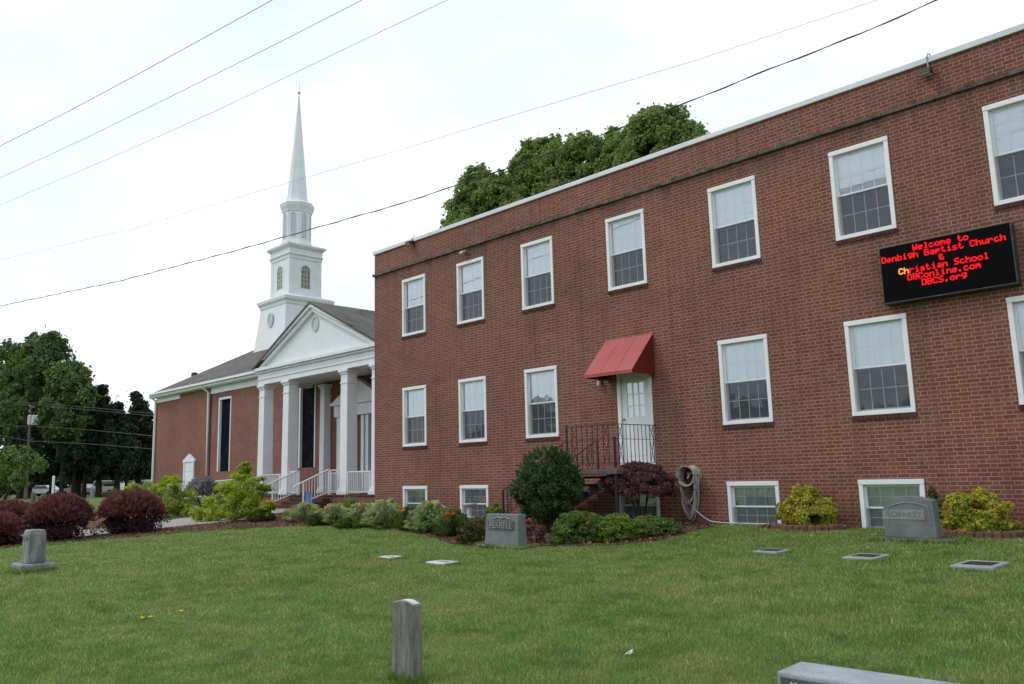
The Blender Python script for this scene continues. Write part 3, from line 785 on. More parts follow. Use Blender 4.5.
flood(410, 243.5, 'bronze floodlight at the parapet near the far left corner')
flood(462.5, 252.5, 'small beige light above the second upstairs window from the corner', 'light_beige', False, .75)

# hose reel
hp = at(687, 475, D-.15); hx, hz_ = -9.27, -.13
hr = thing('hose_reel', 'old round hose hanger with grey hose looped over it on the brick wall', 'hose reel', (hx, D, hz_))
dm = MB(); n = 28
prof = [(.20, D-.30), (.215, D-.30), (.208, D-.27), (.188, D-.26), (.188, D-.04), (.215, D-.02), (.215, D-.004), (.18, D-.004), (.18, D-.295), (.20, D-.30)]
for r_, yy in prof:
    for j in range(n):
        t = 2*math.pi*j/n; dm.v.append((hx+r_*math.cos(t), yy, hz_+r_*math.sin(t)))
for i in range(len(prof)-1):
    for j in range(n): a = i*n+j; b = i*n+(j+1) % n; dm.f.append((a, b, b+n, a+n))
dm.build('drum', 'drum_tan', hr, smooth=True)
MB().box(hx-.15, hx+.15, D-.03, D-.006, hz_-.15, hz_+.15).build('backplate', 'wood_dark', hr)
tp = MB(); tp.tube([(hx+.03, D-.03, hz_+.02), (hx+.03, D-.2, hz_+.02), (hx+.03, D-.26, hz_-.05)], .02, 8); tp.tube([(hx-.02, D-.2, hz_+.05), (hx+.08, D-.2, hz_+.05)], .012, 6)
tp.build('tap', 'metal_bits', hr)
loops = [(.185, .80, -.25), (.19, .86, -.22), (.178, .55, -.24), (.195, .83, -.18), (.186, .75, -.15), (.192, .88, -.12), (.18, .62, -.09), (.188, .84, -.23), (.197, .80, -.10), (.182, .50, -.20)]
hs = MB()
for (r_, dr_, yo) in loops:
    pts = []
    for k in range(0, 19):
        t = math.pi*k/18; pts.append((hx+r_*math.cos(t), D+yo, hz_+r_*math.sin(t)))
    for k in range(1, 19):
        t = math.pi+math.pi*k/18; pts.append((hx+r_*math.cos(t)*(1-.28*math.sin(math.pi*(k)/18)*.5), D+yo+.02*math.sin(k), hz_+math.sin(t)*dr_))
    hs.tube(pts, .0115, 8)
hs.build('hose', 'hose_grey', hr, smooth=True)
gh = MB(); pts = [(hx+.12, D-.2, hz_-.66)]
for u, v in ((702, 516), (710, 521), (722, 524.5), (740, 526.5), (762, 527), (790, 527.2), (820, 527.5), (846, 527.5)):
    q = at(u, v, 14.36); pts.append((q[0], q[1], max(q[2], float(gz(q[0], q[1]))+.045)))
gh.tube(pts, .013, 8)
simple('hose_pale', (.5, .5, .46), .2, 9)
tag(gh.build('garden_hose', 'hose_pale', smooth=True), 'pale garden hose lying along the foot of the brick wall', 'hose')

# ------------------------------------------------------------------ church
CY = 22.8
ch_ = thing('church', 'red brick church with white columned portico and tall white steeple', 'church', (-40, CY, -1.1))
CX0, CX1, CYB = -57.45, -23.0, 39.2
eave_z, slope = 6.15, .49; ry = 31.0; rz = eave_z+slope*(ry-22.3)
w1 = (-47.9, -46.3, .62, 5.08); w2 = (-38.55, -36.95, .62, 5.08)
wl = wall_with_holes(CX0, CX1, -1.6, 6.0, [w1, w2], CY, .2)
for X_ in (CX0, CX1):
    wl.quad((X_, CY, -1.6), (X_, CYB, -1.6), (X_, CYB, 6.0), (X_, ry, rz-.15), (X_, CY, 6.0))
wl.quad((CX0, CYB, -1.6), (CX1, CYB, -1.6), (CX1, CYB, 6.0), (CX0, CYB, 6.0))
wl.build('wall', 'church_brick', ch_, fix=False)
rf = MB()
def slab(p, q, r_, s_, t=.12):
    k = len(rf.v); 
    for pt in (p, q, r_, s_): rf.v.append(pt)
    for pt in (p, q, r_, s_): rf.v.append((pt[0], pt[1], pt[2]-t))
    for f in ((0,1,2,3),(7,6,5,4),(0,4,5,1),(1,5,6,2),(2,6,7,3),(3,7,4,0)): rf.f.append(tuple(k+i for i in f))
slab((CX0+.18, 22.3, eave_z), (CX1+.3, 22.3, eave_z), (CX1+.3, ry, rz), (CX0-.08, ry, rz))
slab((CX0-.08, ry+.002, rz), (CX1+.3, ry+.002, rz), (CX1+.3, CYB+.5, eave_z), (CX0-.08, CYB+.5, eave_z))
pa = (-32.63, 19.75, 8.117+.03); hw = 5.32; pz = 5.60
pry = 22.3+(pa[2]-eave_z)/slope
slab((pa[0]-hw, 19.70, pz), (pa[0], 19.70, pa[2]), (pa[0], pry, pa[2]), (pa[0]-hw, 22.0, pz), .1)
slab((pa[0], 19.70, pa[2]), (pa[0]+hw, 19.70, pz), (pa[0]+hw, 22.0, pz), (pa[0], pry, pa[2]), .1)
rf.build('roof', 'shingle', ch_)
gt = MB(); gt.box(CX0+.22, -38.1, 22.14, 22.29, eave_z-.16, eave_z-.02); gt.box(CX0+.2, -38.0, 22.295, 22.36, eave_z-.30, eave_z-.125)
gt.box(CX0+.15, -37.9, 22.362, CY+.02, eave_z-.34, eave_z-.26)
gt.build('gutter', 'church_white', ch_, bevel=.01)
fz_ = MB(); fz_.box(-49.0, -37.6, CY-.06, CY-.002, 5.42, 5.80); fz_.box(CX0-.02, -53.6, CY-.06, CY-.002, 5.52, 5.80)
# raking boards of the gable end
for (ya, za, yb, zb) in ((22.3, eave_z-.12, ry, rz-.12), (ry, rz-.12, CYB+.5, eave_z-.12)):
    fz_.prism([(ya, za), (yb, zb), (yb, zb-.3), (ya, za-.3)], CX0-.07, CX0-.004, 'x')
fz_.build('trim', 'church_white', ch_)
def church_window(a, b, z0, z1):
    f = MB(); t = .13
    f.box(a, a+t, CY-.05, CY+.12, z0, z1); f.box(b-t*.6, b, CY-.05, CY+.12, z0, z1); f.box(a+t, b-t*.6, CY-.05, CY+.12, z1-t, z1)
    w = f.build('window', 'church_white', ch_, org=((a+b)/2, CY, z0))
    g = MB(); g.quad((a+t, CY+.10, z0), (b-t*.6, CY+.10, z0), (b-t*.6, CY+.10, z1), (a+t, CY+.10, z1)); g.build('pane', 'stained', w, fix=False)
    return w
mt, nt, out = newmat('stained')
c = ramp(nt, noise(nt, 3.0, 4), [(.35, (.004, .005, .008)), (.62, (.010, .012, .018)), (.75, (.03, .035, .05))])
principled(nt, out, c, .7, .02, 0, noise(nt, 4, 2), .25, .03); MATS['stained'] = mt
church_window(*w1); church_window(*w2)
# the small white pedimented panel
px0, px1 = -52.6, -50.9
nm = MB(); nm.box(px0+.1, px1-.1, CY-.08, CY-.002, -1.1, 1.30); nm.box(px0, px1, CY-.14, CY-.003, 1.302, 1.42)
nm.prism([(px0, 1.422), (px1, 1.422), ((px0+px1)/2, 1.83)], CY-.12, CY-.003, 'y')
nm.box(px0+.1, px0+.28, CY-.12, CY-.081, -1.1, 1.30); nm.box(px1-.28, px1-.1, CY-.12, CY-.081, -1.1, 1.30)
for k in range(3): nm.box(px0+.34+.0, px1-.34, CY-.10, CY-.081, -.6+.65*k, -.06+.65*k)
nm.build('panel', 'church_white', ch_, bevel=.01)
ds = MB(); X_ = float(at(209, 420, CY)[0])
ds.tube([(X_, 22.25, eave_z-.15), (X_, 22.35, eave_z-.35), (X_, CY-.08, eave_z-.62), (X_, CY-.08, -1.1)], .085, 6)
ds.build('downspout', 'church_white', ch_)
MB().tube([(CX0+.02, 22.25, eave_z-.15), (CX0+.03, CY-.1, eave_z-.5), (CX0+.03, CY-.08, -1.1)], .085, 6).build('downspout', 'church_white', ch_)
MB().box(-49.12, -48.92, CY-.01, CY-.001, -1.1, 5.9).build('recess_shade', 'shade_dark', ch_)  # flat dark strip standing in for the shade of a wall recess
p = at(54+140, 376, 25.2)
# rooftop vents
for (u, v, Y_) in ((194.5, 372.5, 25.5),):
    q = at(u, v, Y_); z0 = eave_z+slope*(Y_-22.3)
    MB().box(q[0]-.2, q[0]+.2, Y_-.15, Y_+.15, z0-.15, z0+.16).build('roof_vent', 'light_bronze', ch_)
# portico
fl = -.668
pf = MB(); pf.box(-38.1, -22.95, 19.75, CY-.003, -1.6, fl-.06)
pf.build('porch_base', 'church_brick', ch_, fix=True)
MB().box(-38.15, -22.95, 19.70, CY-.002, fl-.058, fl).build('porch_floor', 'sill_brick', ch_, bevel=.01)
colx = [-37.46, -35.12, -30.20, -27.88]
def column(x, y, z0, z1, w=.56, name='column'):
    c = MB(); h = w/2
    c.box(x-h-.09, x+h+.09, y-h-.09, y+h+.09, z0, z0+.16); c.box(x-h-.045, x+h+.045, y-h-.045, y+h+.045, z0+.161, z0+.27)
    t = h*.90
    k = len(c.v)
    for (hh, z) in ((h, z0+.271), (t, z1-.221)):
        for sx, sy_ in ((-1,-1),(1,-1),(1,1),(-1,1)): c.v.append((x+sx*hh, y+sy_*hh, z))
    for f in ((0,3,2,1),(4,5,6,7),(0,1,5,4),(1,2,6,5),(2,3,7,6),(3,0,4,7)): c.f.append(tuple(k+i for i in f))
    c.box(x-t-.03, x+t+.03, y-t-.03, y+t+.03, z1-.62, z1-.56)
    c.box(x-t-.04, x+t+.04, y-t-.04, y+t+.04, z1-.22, z1-.12); c.box(x-t-.10, x+t+.10, y-t-.10, y+t+.10, z1-.119, z1)
    return c.build(name, 'church_white', ch_, org=(x, y, z0), bevel=.012)
eb = 4.73
for x in colx: column(x, 20.27, fl, eb)
for x in (-35.72, -27.88): column(x, CY-.22, fl, eb, .42, 'pilaster')
en = MB()
ex0, ex1 = -37.80, -27.46
en.box(ex0, ex1, 19.97, 20.57, eb+.001, 5.30); en.box(ex0, ex0+.56, 20.572, CY-.003, eb+.001, 5.30); en.box(ex1-.56, ex1, 20.572, CY-.003, eb+.001, 5.30)
en.box(ex0-.03, ex1+.03, 19.93, 20.6, 4.98, 5.03)
en.build('entablature', 'church_white', ch_, bevel=.01)
co = MB(); co.box(ex0-.10, ex1+.10, 19.87, 20.6, 5.302, 5.40); co.box(pa[0]-hw, pa[0]+hw, 19.75, 20.6, 5.402, 5.56); co.box(ex0-.08, ex0+.1, 20.602, CY, 5.302, 5.50)
co.build('cornice', 'church_white', ch_, bevel=.012)
MB().box(ex0+.56, ex1-.56, 20.574, CY-.004, 4.9, 4.94).build('porch_ceiling', 'church_white', ch_)
tp_ = MB(); tp_.prism([(pa[0]-hw+.35, 5.562), (pa[0]+hw-.35, 5.562), (pa[0], pa[2]-.30)], 20.02, 20.1, 'y')
tp_.build('pediment', 'church_white', ch_)
rk = MB()
for s_ in (-1, 1):
    x0_, z0_ = pa[0]+s_*hw, pz-.04; x1_, z1_ = pa[0], pa[2]-.10
    rk.prism([(x0_, z0_+.0), (x1_, z1_), (x1_, z1_-.15), (x0_+(-s_)*.0, z0_-.0-.03)], 19.74, 20.1, 'y')
    rk.prism([(x0_-s_*.30, z0_), (x1_, z1_-.15), (x1_, z1_-.36), (x0_-s_*.65, z0_)], 19.86, 20.09, 'y')
rk.build('raking_cornice', 'church_white', ch_)
# oval ornament in the pediment
def oval(cx, y, cz, rx, rz_, name, parent):
    o1 = MB(); n = 28
    for (k1, yy) in ((1.0, y), (1.0, y-.05), (.82, y-.06), (.76, y-.02)):
        for j in range(n):
            t = 2*math.pi*j/n; o1.v.append((cx+rx*k1*math.cos(t), yy, cz+rz_*k1*math.sin(t)))
    for i in range(3):
        for j in range(n): a = i*n+j; b = i*n+(j+1) % n; o1.f.append((a, b, b+n, a+n))
    o1.f.append(tuple(3*n+j for j in range(n)))
    return o1.build(name, 'church_grey', parent)
simple('church_grey', (.50, .53, .55), .08, 2, .6)
q = at(315.3, 323.9, 20.0); oval(q[0], 20.02, q[2], .30, .36, 'ornament', ch_)
# entrance with its own small pediment, on the back wall
mn = MB(); mx_ = -32.75; mn.box(mx_-2.0, mx_+2.0, CY-.35, CY-.003, 3.0, 3.55); mn.box(mx_-2.15, mx_+2.15, CY-.5, CY-.004, 3.552, 3.68)
mn.prism([(mx_-2.15, 3.682), (mx_+2.15, 3.682), (mx_, 4.75)], CY-.42, CY-.004, 'y')
mn.box(mx_-1.85, mx_-1.45, CY-.28, CY-.003, fl, 2.998); mn.box(mx_+1.45, mx_+1.85, CY-.28, CY-.003, fl, 2.998)
mn.box(mx_+.12, mx_+.34, CY-.22, CY-.003, fl, 2.998); mn.box(mx_+.5, mx_+.72, CY-.22, CY-.003, fl, 2.998)
sur = mn.build('door_surround', 'church_white', ch_, bevel=.012)
MB().box(mx_-1.44, mx_+.11, CY-.06, CY-.004, fl, 2.9).build('door', 'door_red', ch_)
MB().box(mx_+.73, mx_+1.44, CY-.06, CY-.004, fl, 2.9).build('door', 'stained', ch_)
# steps
for k in range(3):
    MB().box(-33.5, -30.75, 19.70-.38*(k+1), 19.70-.38*k-.002, -1.4, fl-.138*(k+1)).build('step', 'sill_brick', ch_, bevel=.008)
# white railings
def wrail(p0, p1, h=.95, n=8, posts=True):
    mb = MB(); p0 = np.array(p0, float); p1 = np.array(p1, float); hz = np.array([0, 0, 1.0])
    mb.beam(p0+hz*h, p1+hz*h, .06, .045); mb.beam(p0+hz*.10, p1+hz*.10, .04, .03)
    for k in range(n+1):
        q = p0+(p1-p0)*k/n; e = k in (0, n)
        if e and posts: mb.beam(q, q+hz*(h+.02), .055, .055)
        elif not e: mb.beam(q+hz*.10, q+hz*(h-.01), .026, .026)
    mb.build('railing', 'church_white', ch_)
wrail((-37.1, 20.0, fl), (-35.5, 20.0, fl), n=12); wrail((-29.8, 20.0, fl), (-28.2, 20.0, fl), n=12)
wrail((-37.7, 20.6, fl), (-37.7, 22.3, fl), n=12)
wrail((-34.8, 20.1, fl), (-33.45, 19.8, fl), h=1.05, n=10)
wrail((-30.85, 19.8, fl), (-30.55, 20.0, fl), h=1.05, n=3)
wrail((-34.9, 22.3, fl), (-31.0, 22.3, fl), n=30)
for X_ in (-33.42, -30.85):
    hr_ = MB(); zt0, zt1 = fl+1.08, -.10
    hr_.beam((X_, 19.7, fl), (X_, 19.7, zt0), .05, .05); hr_.beam((X_, 18.48, path_floor), (X_, 18.48, zt1), .05, .05)
    sl2 = (zt0-zt1)/(19.7-18.48)
    hr_.tube([(X_, 19.7, zt0), (X_, 18.48, zt1+.02), (X_, 18.10, zt1-sl2*.38+.02), (X_, 18.0, zt1-sl2*.38-.06), (X_, 18.02, zt1-sl2*.38-.16)], .035, 8)
    hr_.beam((X_, 19.7, fl+.12), (X_, 18.48, path_floor+.28), .04, .035)
    for k in range(1, 9):
        yy = 19.7-1.22*k/9; f_ = k/9; hr_.beam((X_, yy, (fl+.12)*(1-f_)+(path_floor+.28)*f_), (X_, yy, zt0*(1-f_)+zt1*f_), .022, .022)
    hr_.build('handrail', 'church_white', ch_)
# ramp wall and rail in front of the left wing
wrail((-38.2, 20.9, fl-.02), (-44.5, 20.9, -.85), h=.9, n=40); 
MB().prism([(-38.12, fl-.05), (-44.6, -.87), (-44.6, -1.3), (-38.12, -1.3)], 20.95, 22.2, 'y').build('ramp', 'concrete', ch_)
wrail((-44.6, 20.9, -.86), (-51.5, 20.9, -1.0), h=.9, n=40)

# steeple
stx, sty = -53.1, 30.93
r2 = math.sqrt(2)
def zc(u, v): return float(at(u, v, sty)[2])
stp = MB().lathe([(4.5/2*r2, 8.6), (4.3/2*r2, 9.4), (3.92/2*r2, 11.0), (3.66/2*r2, 12.45)], (stx, sty), 4, R(45)).build('steeple', 'church_white', ch_, org=(stx, sty, 8.6))
MB().lathe([(3.75/2*r2, 12.452), (3.8/2*r2, 12.65), (4.05/2*r2, 12.8), (4.12/2*r2, 13.0), (4.0/2*r2, 13.06), (3.0/2*r2, 13.25)], (stx, sty), 4, R(45)).build('base_cornice', 'church_white', stp, org=(stx, sty, 12.5))
tw = 2.62/2
MB().lathe([(tw*r2*1.03, 13.2), (tw*r2*1.03, 13.45), (tw*r2, 13.47), (tw*r2, 16.05)], (stx, sty), 4, R(45)).build('tower', 'church_white', stp)
cpn = MB()
for sx in (-1, 1):
    for sy_ in (-1, 1):
        cx_, cy_ = stx+sx*(tw-.14), sty+sy_*(tw-.14); cpn.box(cx_-.17, cx_+.17, cy_-.17, cy_+.17, 13.48, 16.0)
cpn.build('corner_board', 'church_white', stp)
MB().lathe([(tw*r2*1.04, 16.0), (tw*r2*1.05, 16.2), (tw*r2*1.12, 16.3), (tw*r2*1.05, 16.36), (tw*r2*1.06, 16.72), (tw*r2*1.2, 16.92), (tw*r2*1.22, 17.05), (1.0*r2, 17.22)], (stx, sty), 4, R(45)).build('tower_cornice', 'church_white', stp)
def arch_win(cx, cy, face, z0, z1, w, name='louvre_window', par=stp, mats=('church_white', 'steeple_glass')):
    # face: unit outward normal in plan
    nx, ny = face; tx, ty = -ny, nx
    def ringpts(s, off):
        r_ = w/2*s; zt = z1-w/2; out = [(-r_, z0 + (1-s)*w/2)]
        for k in range(13):
            t = math.pi-math.pi*k/12; out.append((r_*math.cos(t), zt+r_*math.sin(t)))
        out.append((r_, z0+(1-s)*w/2))
        return [(cx+tx*a+nx*off, cy+ty*a+ny*off, z) for a, z in out]
    f = MB(); A = ringpts(1.25, .03); B = ringpts(1.0, .03); C0 = ringpts(1.25, -.02)
    k = len(f.v); f.v += A+B+C0; n = len(A)
    for i in range(n-1): f.f.append((k+i, k+i+1, k+n+i+1, k+n+i)); f.f.append((k+i+1, k+i, k+2*n+i, k+2*n+i+1))
    w_ = f.build(name, mats[0], par, org=(cx, cy, z0), fix=False)
    g = MB(); g.quad(*ringpts(1.02, .008)); g.build('pane', mats[1], w_, fix=False)
    mu = MB()
    for a in (-w/6, w/6): mu.beam((cx+tx*a+nx*.015, cy+ty*a+ny*.015, z0), (cx+tx*a+nx*.015, cy+ty*a+ny*.015, z1-.06), .02, .02)
    nb = 5
    for k in range(1, nb):
        z = z0+(z1-z0)*k/nb; mu.beam((cx-tx*w/2+nx*.012, cy-ty*w/2+ny*.012, z), (cx+tx*w/2+nx*.012, cy+ty*w/2+ny*.012, z), .02, .02)
    mu.build('muntin', mats[0], w_)
simple('steeple_glass', (.20, .20, .145), .3, 3, .3, .5)
for fx, fy in ((0, -1), (1, 0), (-1, 0), (0, 1)):
    arch_win(stx+fx*(tw+.003), sty+fy*(tw+.003), (fx, fy), 13.85, 15.55, .72)
oval(stx-.05, sty-1.98, 11.45, .38, .55, 'ornament', stp)
q = 1/math.cos(R(22.5))
z_o1 = zc(299, 214)-.0; zl = [17.2, zc(298, 214), zc(298, 209.5), zc(298, 204.5)]
MB().lathe([(1.06*q, 17.1), (1.06*q, 17.55), (.98*q, 17.6), (.98*q, zl[1])], (stx, sty), 8, R(22.5)).build('lantern', 'church_white', stp)
MB().lathe([(1.03*q, zl[1]+.001), (1.05*q, zl[1]+.12), (1.16*q, zl[2]+.05), (1.2*q, zl[3]-.1), (1.12*q, zl[3]-.03), (.80*q, zl[3]+.08)], (stx, sty), 8, R(22.5)).build('lantern_cornice', 'church_white', stp)
for k in range(8):
    t = R(45*k); arch_win(stx+math.cos(t)*.985, sty+math.sin(t)*.985, (math.cos(t), math.sin(t)), 17.75, zl[1]-.15, .36, 'louvre', stp, ('church_white', 'church_grey'))
ztip = zc(300.5, 93)
MB().lathe([(.80*q, zl[3]+.06), (.74*q, zl[3]+.25), (.68*q, zl[3]+.7), (.03, ztip)], (stx, sty), 8, R(22.5)).build('spire', 'church_white', stp)
zf = zc(300.5, 81)
MB().lathe([(.03, ztip-.02), (.10, ztip+.04), (.10, ztip+.14), (.025, ztip+.2), (.012, zf)], (stx, sty), 8).build('finial', 'metal_bits', stp)

# garden flag by the steps
pA = at(305, 493.5, 17.9); pB = at(312.5, 507.5, 17.9)
fg = thing('garden_flag', 'small blue garden flag on a stand at the foot of the church steps', 'flag', (pA[0], 17.9, path_floor))
MB().tube([(pA[0], 17.9, path_floor), (pA[0], 17.9, pA[2]+.05), (pB[0], 17.9, pA[2]+.05)], .012, 6).build('stand', 'black_iron', fg)
fm = MB(); n = 12
for k in range(n):
    xa = pA[0]+(pB[0]-pA[0])*k/n; xb = pA[0]+(pB[0]-pA[0])*(k+1)/n; f_ = lambda k: 17.9+.03*math.sin(k*.9)
    fm.quad((xa, f_(k), pB[2]+.02), (xb, f_(k+1), pB[2]+.02), (xb, f_(k+1), pA[2]+.04), (xa, f_(k), pA[2]+.04))
fm.build('cloth', 'flag_blue', fg, fix=False)

# ------------------------------------------------------------------ grave stones
def stone_text(body, size, cx, y, cz, parent, mat='letter_light', name='inscription'):
    me = text_mesh(body, size, .004); me.transform(Matrix.Rotation(R(90), 4, 'X'))
    o = link(name, me, mat, parent, (cx, y, cz), fix=False); return o
# broad stone by the wall
b0 = gr(884, 534); b1 = gr(939, 536.5); Yb = 12.75; b0 = at(884.5, 534, Yb); b1 = at(937.5, 536, Yb); zt = at(884, 500.6, Yb)[2]; zp = at(909.5, 497, Yb)[2]
gb = float(gz(0, Yb)); g1 = thing('gravestone', 'wide grey granite gravestone with arched top beside the last basement window', 'gravestone', ((b0[0]+b1[0])/2, Yb, gb))
MB().box(b0[0]-.14, b1[0]+.26, Yb-.08, Yb+.36, gb-.05, gb+.06).build('plinth', 'granite_rough', g1, bevel=.02)
def die(x0, x1, y0, y1, z0, z1, zpk, taper, thing_, mat='granite_grey', n=14, bev=.008):
    mb = MB(); k = 0; xm = (x0+x1)/2
    prof = [(x0, z0)] + [(x0+taper+(x1-x0-2*taper)*i/n, z1+(zpk-z1)*math.sin(math.pi*i/n)) for i in range(n+1)] + [(x1, z0)]
    mb.prism(prof, y0, y1, 'y'); return mb.build('headstone', mat, thing_, bevel=bev)
dA = die(b0[0], b1[0], Yb, Yb+.24, gb+.062, zt, zp+.01, .03, g1)
xm = (b0[0]+b1[0])/2
MB().box(xm-.36, xm+.22, Yb-.006, Yb+.001, zt-.27, zt-.13).build('name_panel', 'letter_light', g1)
stone_text('GORNLEY', .115, xm-.07, Yb-.005, zt-.20, g1, 'granite_grey')
ar = MB(); pts = [(b0[0]+.07, Yb-.003, gb+.25)]
for i in range(15): t = i/14; pts.append((b0[0]+.09+(b1[0]-b0[0]-.18)*t, Yb-.003, zt-.09+.065*math.sin(math.pi*t)))
pts.append((b1[0]-.07, Yb-.003, gb+.25)); ar.tube(pts, .008, 6); ar.build('carved_border', 'letter_light', g1)

# square stone in front of the bed
Yc = float(gr(505, 548)[1]); a0 = at(484.5, 547, Yc); a1 = at(518.7, 548, Yc); zt = at(487, 514, Yc)[2]; gb = float(gz(0, Yc))
g2 = thing('gravestone', 'pale grey gravestone with raised lettering standing below the round green bush', 'gravestone', ((a0[0]+a1[0])/2, Yc, gb))
MB().box(a0[0]-.14, a1[0]+.12, Yc-.08, Yc+.32, gb-.05, gb+.035).build('plinth', 'granite_pale', g2, bevel=.01)
dd = MB(); tz = zt; i_ = .03
k = 0; dd.v += [(a0[0], Yc, gb+.036), (a1[0], Yc, gb+.036), (a1[0], Yc+.22, gb+.036), (a0[0], Yc+.22, gb+.036), (a0[0]+i_, Yc+.03, tz), (a1[0]-i_, Yc+.03, tz), (a1[0]-i_, Yc+.21, tz), (a0[0]+i_, Yc+.21, tz)]
for f in ((0,3,2,1),(4,5,6,7),(0,1,5,4),(1,2,6,5),(2,3,7,6),(3,0,4,7)): dd.f.append(f)
dd.build('headstone', 'granite_grey', g2, bevel=.012)
xm = (a0[0]+a1[0])/2
MB().box(xm-.33, xm+.31, Yc+.008, Yc+.03, tz-.27, tz-.115).build('name_panel', 'granite_rough', g2)
stone_text('FERRELL', .15, xm-.01, Yc+.004, tz-.19, g2, 'granite_pale')
og = MB(); og.tube([(xm-.2, Yc+.018, tz-.08), (xm-.08, Yc+.016, tz-.05), (xm, Yc+.016, tz-.07), (xm+.08, Yc+.016, tz-.05), (xm+.2, Yc+.018, tz-.08)], .009, 6); og.build('ornament', 'granite_pale', g2)

# stone at the left
q = gr(17, 573); gb = float(gz(q[0], q[1])); dpt = depth(q); s = dpt/FPX
g3 = thing('gravestone', 'small weathered grey gravestone on a stepped base at the left before the purple bushes', 'gravestone', (q[0], q[1], gb))
hgt = 38*s; w = 15.5*s
MB().box(q[0]-.33, q[0]+.33, q[1]-.02, q[1]+.50, gb-.04, gb+.15).build('plinth', 'granite_weather', g3, bevel=.03)
dd = MB(); x0, x1, y0, y1 = q[0]-.20, q[0]+.20, q[1]+.09, q[1]+.38; z0, z1 = gb+.151, gb+hgt+.06; t = .012
dd.v += [(x0, y0, z0), (x1, y0, z0), (x1, y1, z0), (x0, y1, z0), (x0+t, y0+t, z1-.07), (x1-t, y0+t, z1-.07), (x1-t, y1-t, z1-.07), (x0+t, y1-t, z1-.07), ((x0+t*3), y0+t*2.5, z1), (x1-t*3, y0+t*2.5, z1), (x1-t*3, y1-t*2.5, z1), (x0+t*3, y1-t*2.5, z1)]
for f in ((0,3,2,1),(8,9,10,11),(0,1,5,4),(1,2,6,5),(2,3,7,6),(3,0,4,7),(4,5,9,8),(5,6,10,9),(6,7,11,10),(7,4,8,11)): dd.f.append(f)
dd.build('headstone', 'granite_weather', g3, bevel=.015)
stone_text('J H M', .13, (x0+x1)/2, y0+.01, gb+.55, g3, 'granite_rough')

# front marble post
d_ = ray(403, 683); q = gr(403, 690); dpt = depth(q); s = dpt/FPX; gb = float(gz(q[0], q[1]))
cF = gr(413.5, 684)                     # front right corner on the grass
g4 = thing('gravestone', 'narrow stained marble grave post in the near lawn', 'gravestone', (cF[0], cF[1], gb))
h4 = float(at(413.5, 604, cF[1])[2]) - gb + .01
xw = cF[0]-at(391.5, 679, cF[1])[0]; yw = .085
dd = MB(); x0, x1, y0, y1 = cF[0]-xw*.98, cF[0], cF[1], cF[1]+yw; z0, z1 = gb-.03, gb+h4
n = 8
prof = [(x0-.005, z0), (x0+.008, z1-.03)] + [(x0+.02+(x1-x0-.03)*i/n, z1-.02+.022*math.sin(math.pi*i/n)) for i in range(n+1)] + [(x1-.004, z1-.03), (x1, z0)]
dd.prism(prof, y0, y1, 'y'); dd.build('headstone', 'marble_stained', g4, bevel=.008)
tpm = MB(); tpm.prism([(x0+.02, z1-.018)]+[(x0+.02+(x1-x0-.03)*i/n, z1-.016+.022*math.sin(math.pi*i/n)) for i in range(n+1)]+[(x1-.01, z1-.018)], y0+.012, y1-.012, 'y')
tpm.build('weathered_top', 'marble_top', g4)

# bottom right slab stone with carved flower
zt5 = -.92
A_ = at(776, 671, 1)  ; dA_ = ray(776, 671); A5 = dA_*zt5/dA_[2]; dB_ = ray(862, 684); B5 = dB_*zt5/dB_[2]; dC_ = ray(798.7, 660.6); C5 = dC_*zt5/dC_[2]
gb = float(gz(A5[0], A5[1]))
g5 = thing('gravestone', 'low pale granite gravestone top with carved flower nearest the camera', 'gravestone', (A5[0], A5[1], gb))
L5 = 1.15; th5 = float(np.linalg.norm((C5-A5)[:2])); ux = unit((B5-A5)*[1, 1, 0]); uy = np.array([-ux[1], ux[0], 0])
bb = MB(); P_ = [A5, A5+ux*L5, A5+ux*L5+uy*th5, A5+uy*th5]
for zz in (gb-.03, zt5):
    for pp in P_: bb.v.append((pp[0], pp[1], zz))
for f in ((0,3,2,1),(4,5,6,7),(0,1,5,4),(1,2,6,5),(2,3,7,6),(3,0,4,7)): bb.f.append(f)
bb.build('headstone', 'granite_pale', g5, bevel=.012)
pf0 = A5-uy*.003+ux*.02; pf1 = A5-uy*.003+ux*(L5-.02); 
MB().quad((*pf0[:2], gb), (*pf1[:2], gb), (*pf1[:2], zt5-.022), (*pf0[:2], zt5-.022)).build('polished_face', 'granite_dark', g5, fix=False)
fl_ = MB(); fc = A5+ux*.085 + np.array([0, 0, -.06]) - uy*.008
for cxx, czz, r_ in ((0, 0, .030), (.07, -.02, .026), (.035, -.06, .022), (-.03, -.05, .02)):
    c0 = fc+ux*cxx+np.array([0, 0, czz])
    for k in range(6):
        t = 2*math.pi*k/6; tip = c0+ux*math.cos(t)*r_+np.array([0, 0, math.sin(t)*r_])
        sd = (ux*-math.sin(t)+np.array([0, 0, math.cos(t)]))*r_*.38; mid = (c0+tip)/2-uy*.006
        fl_.quad(c0-uy*.001, mid+sd, tip-uy*.001, mid-sd)
fl_.tube([fc-uy*.003, fc+ux*.02+np.array([0,0,-.08])-uy*.003, fc+ux*.03+np.array([0,0,-.2])-uy*.003], .005, 5)
fl_.build('carved_flower', 'marble_top', g5, fix=False)

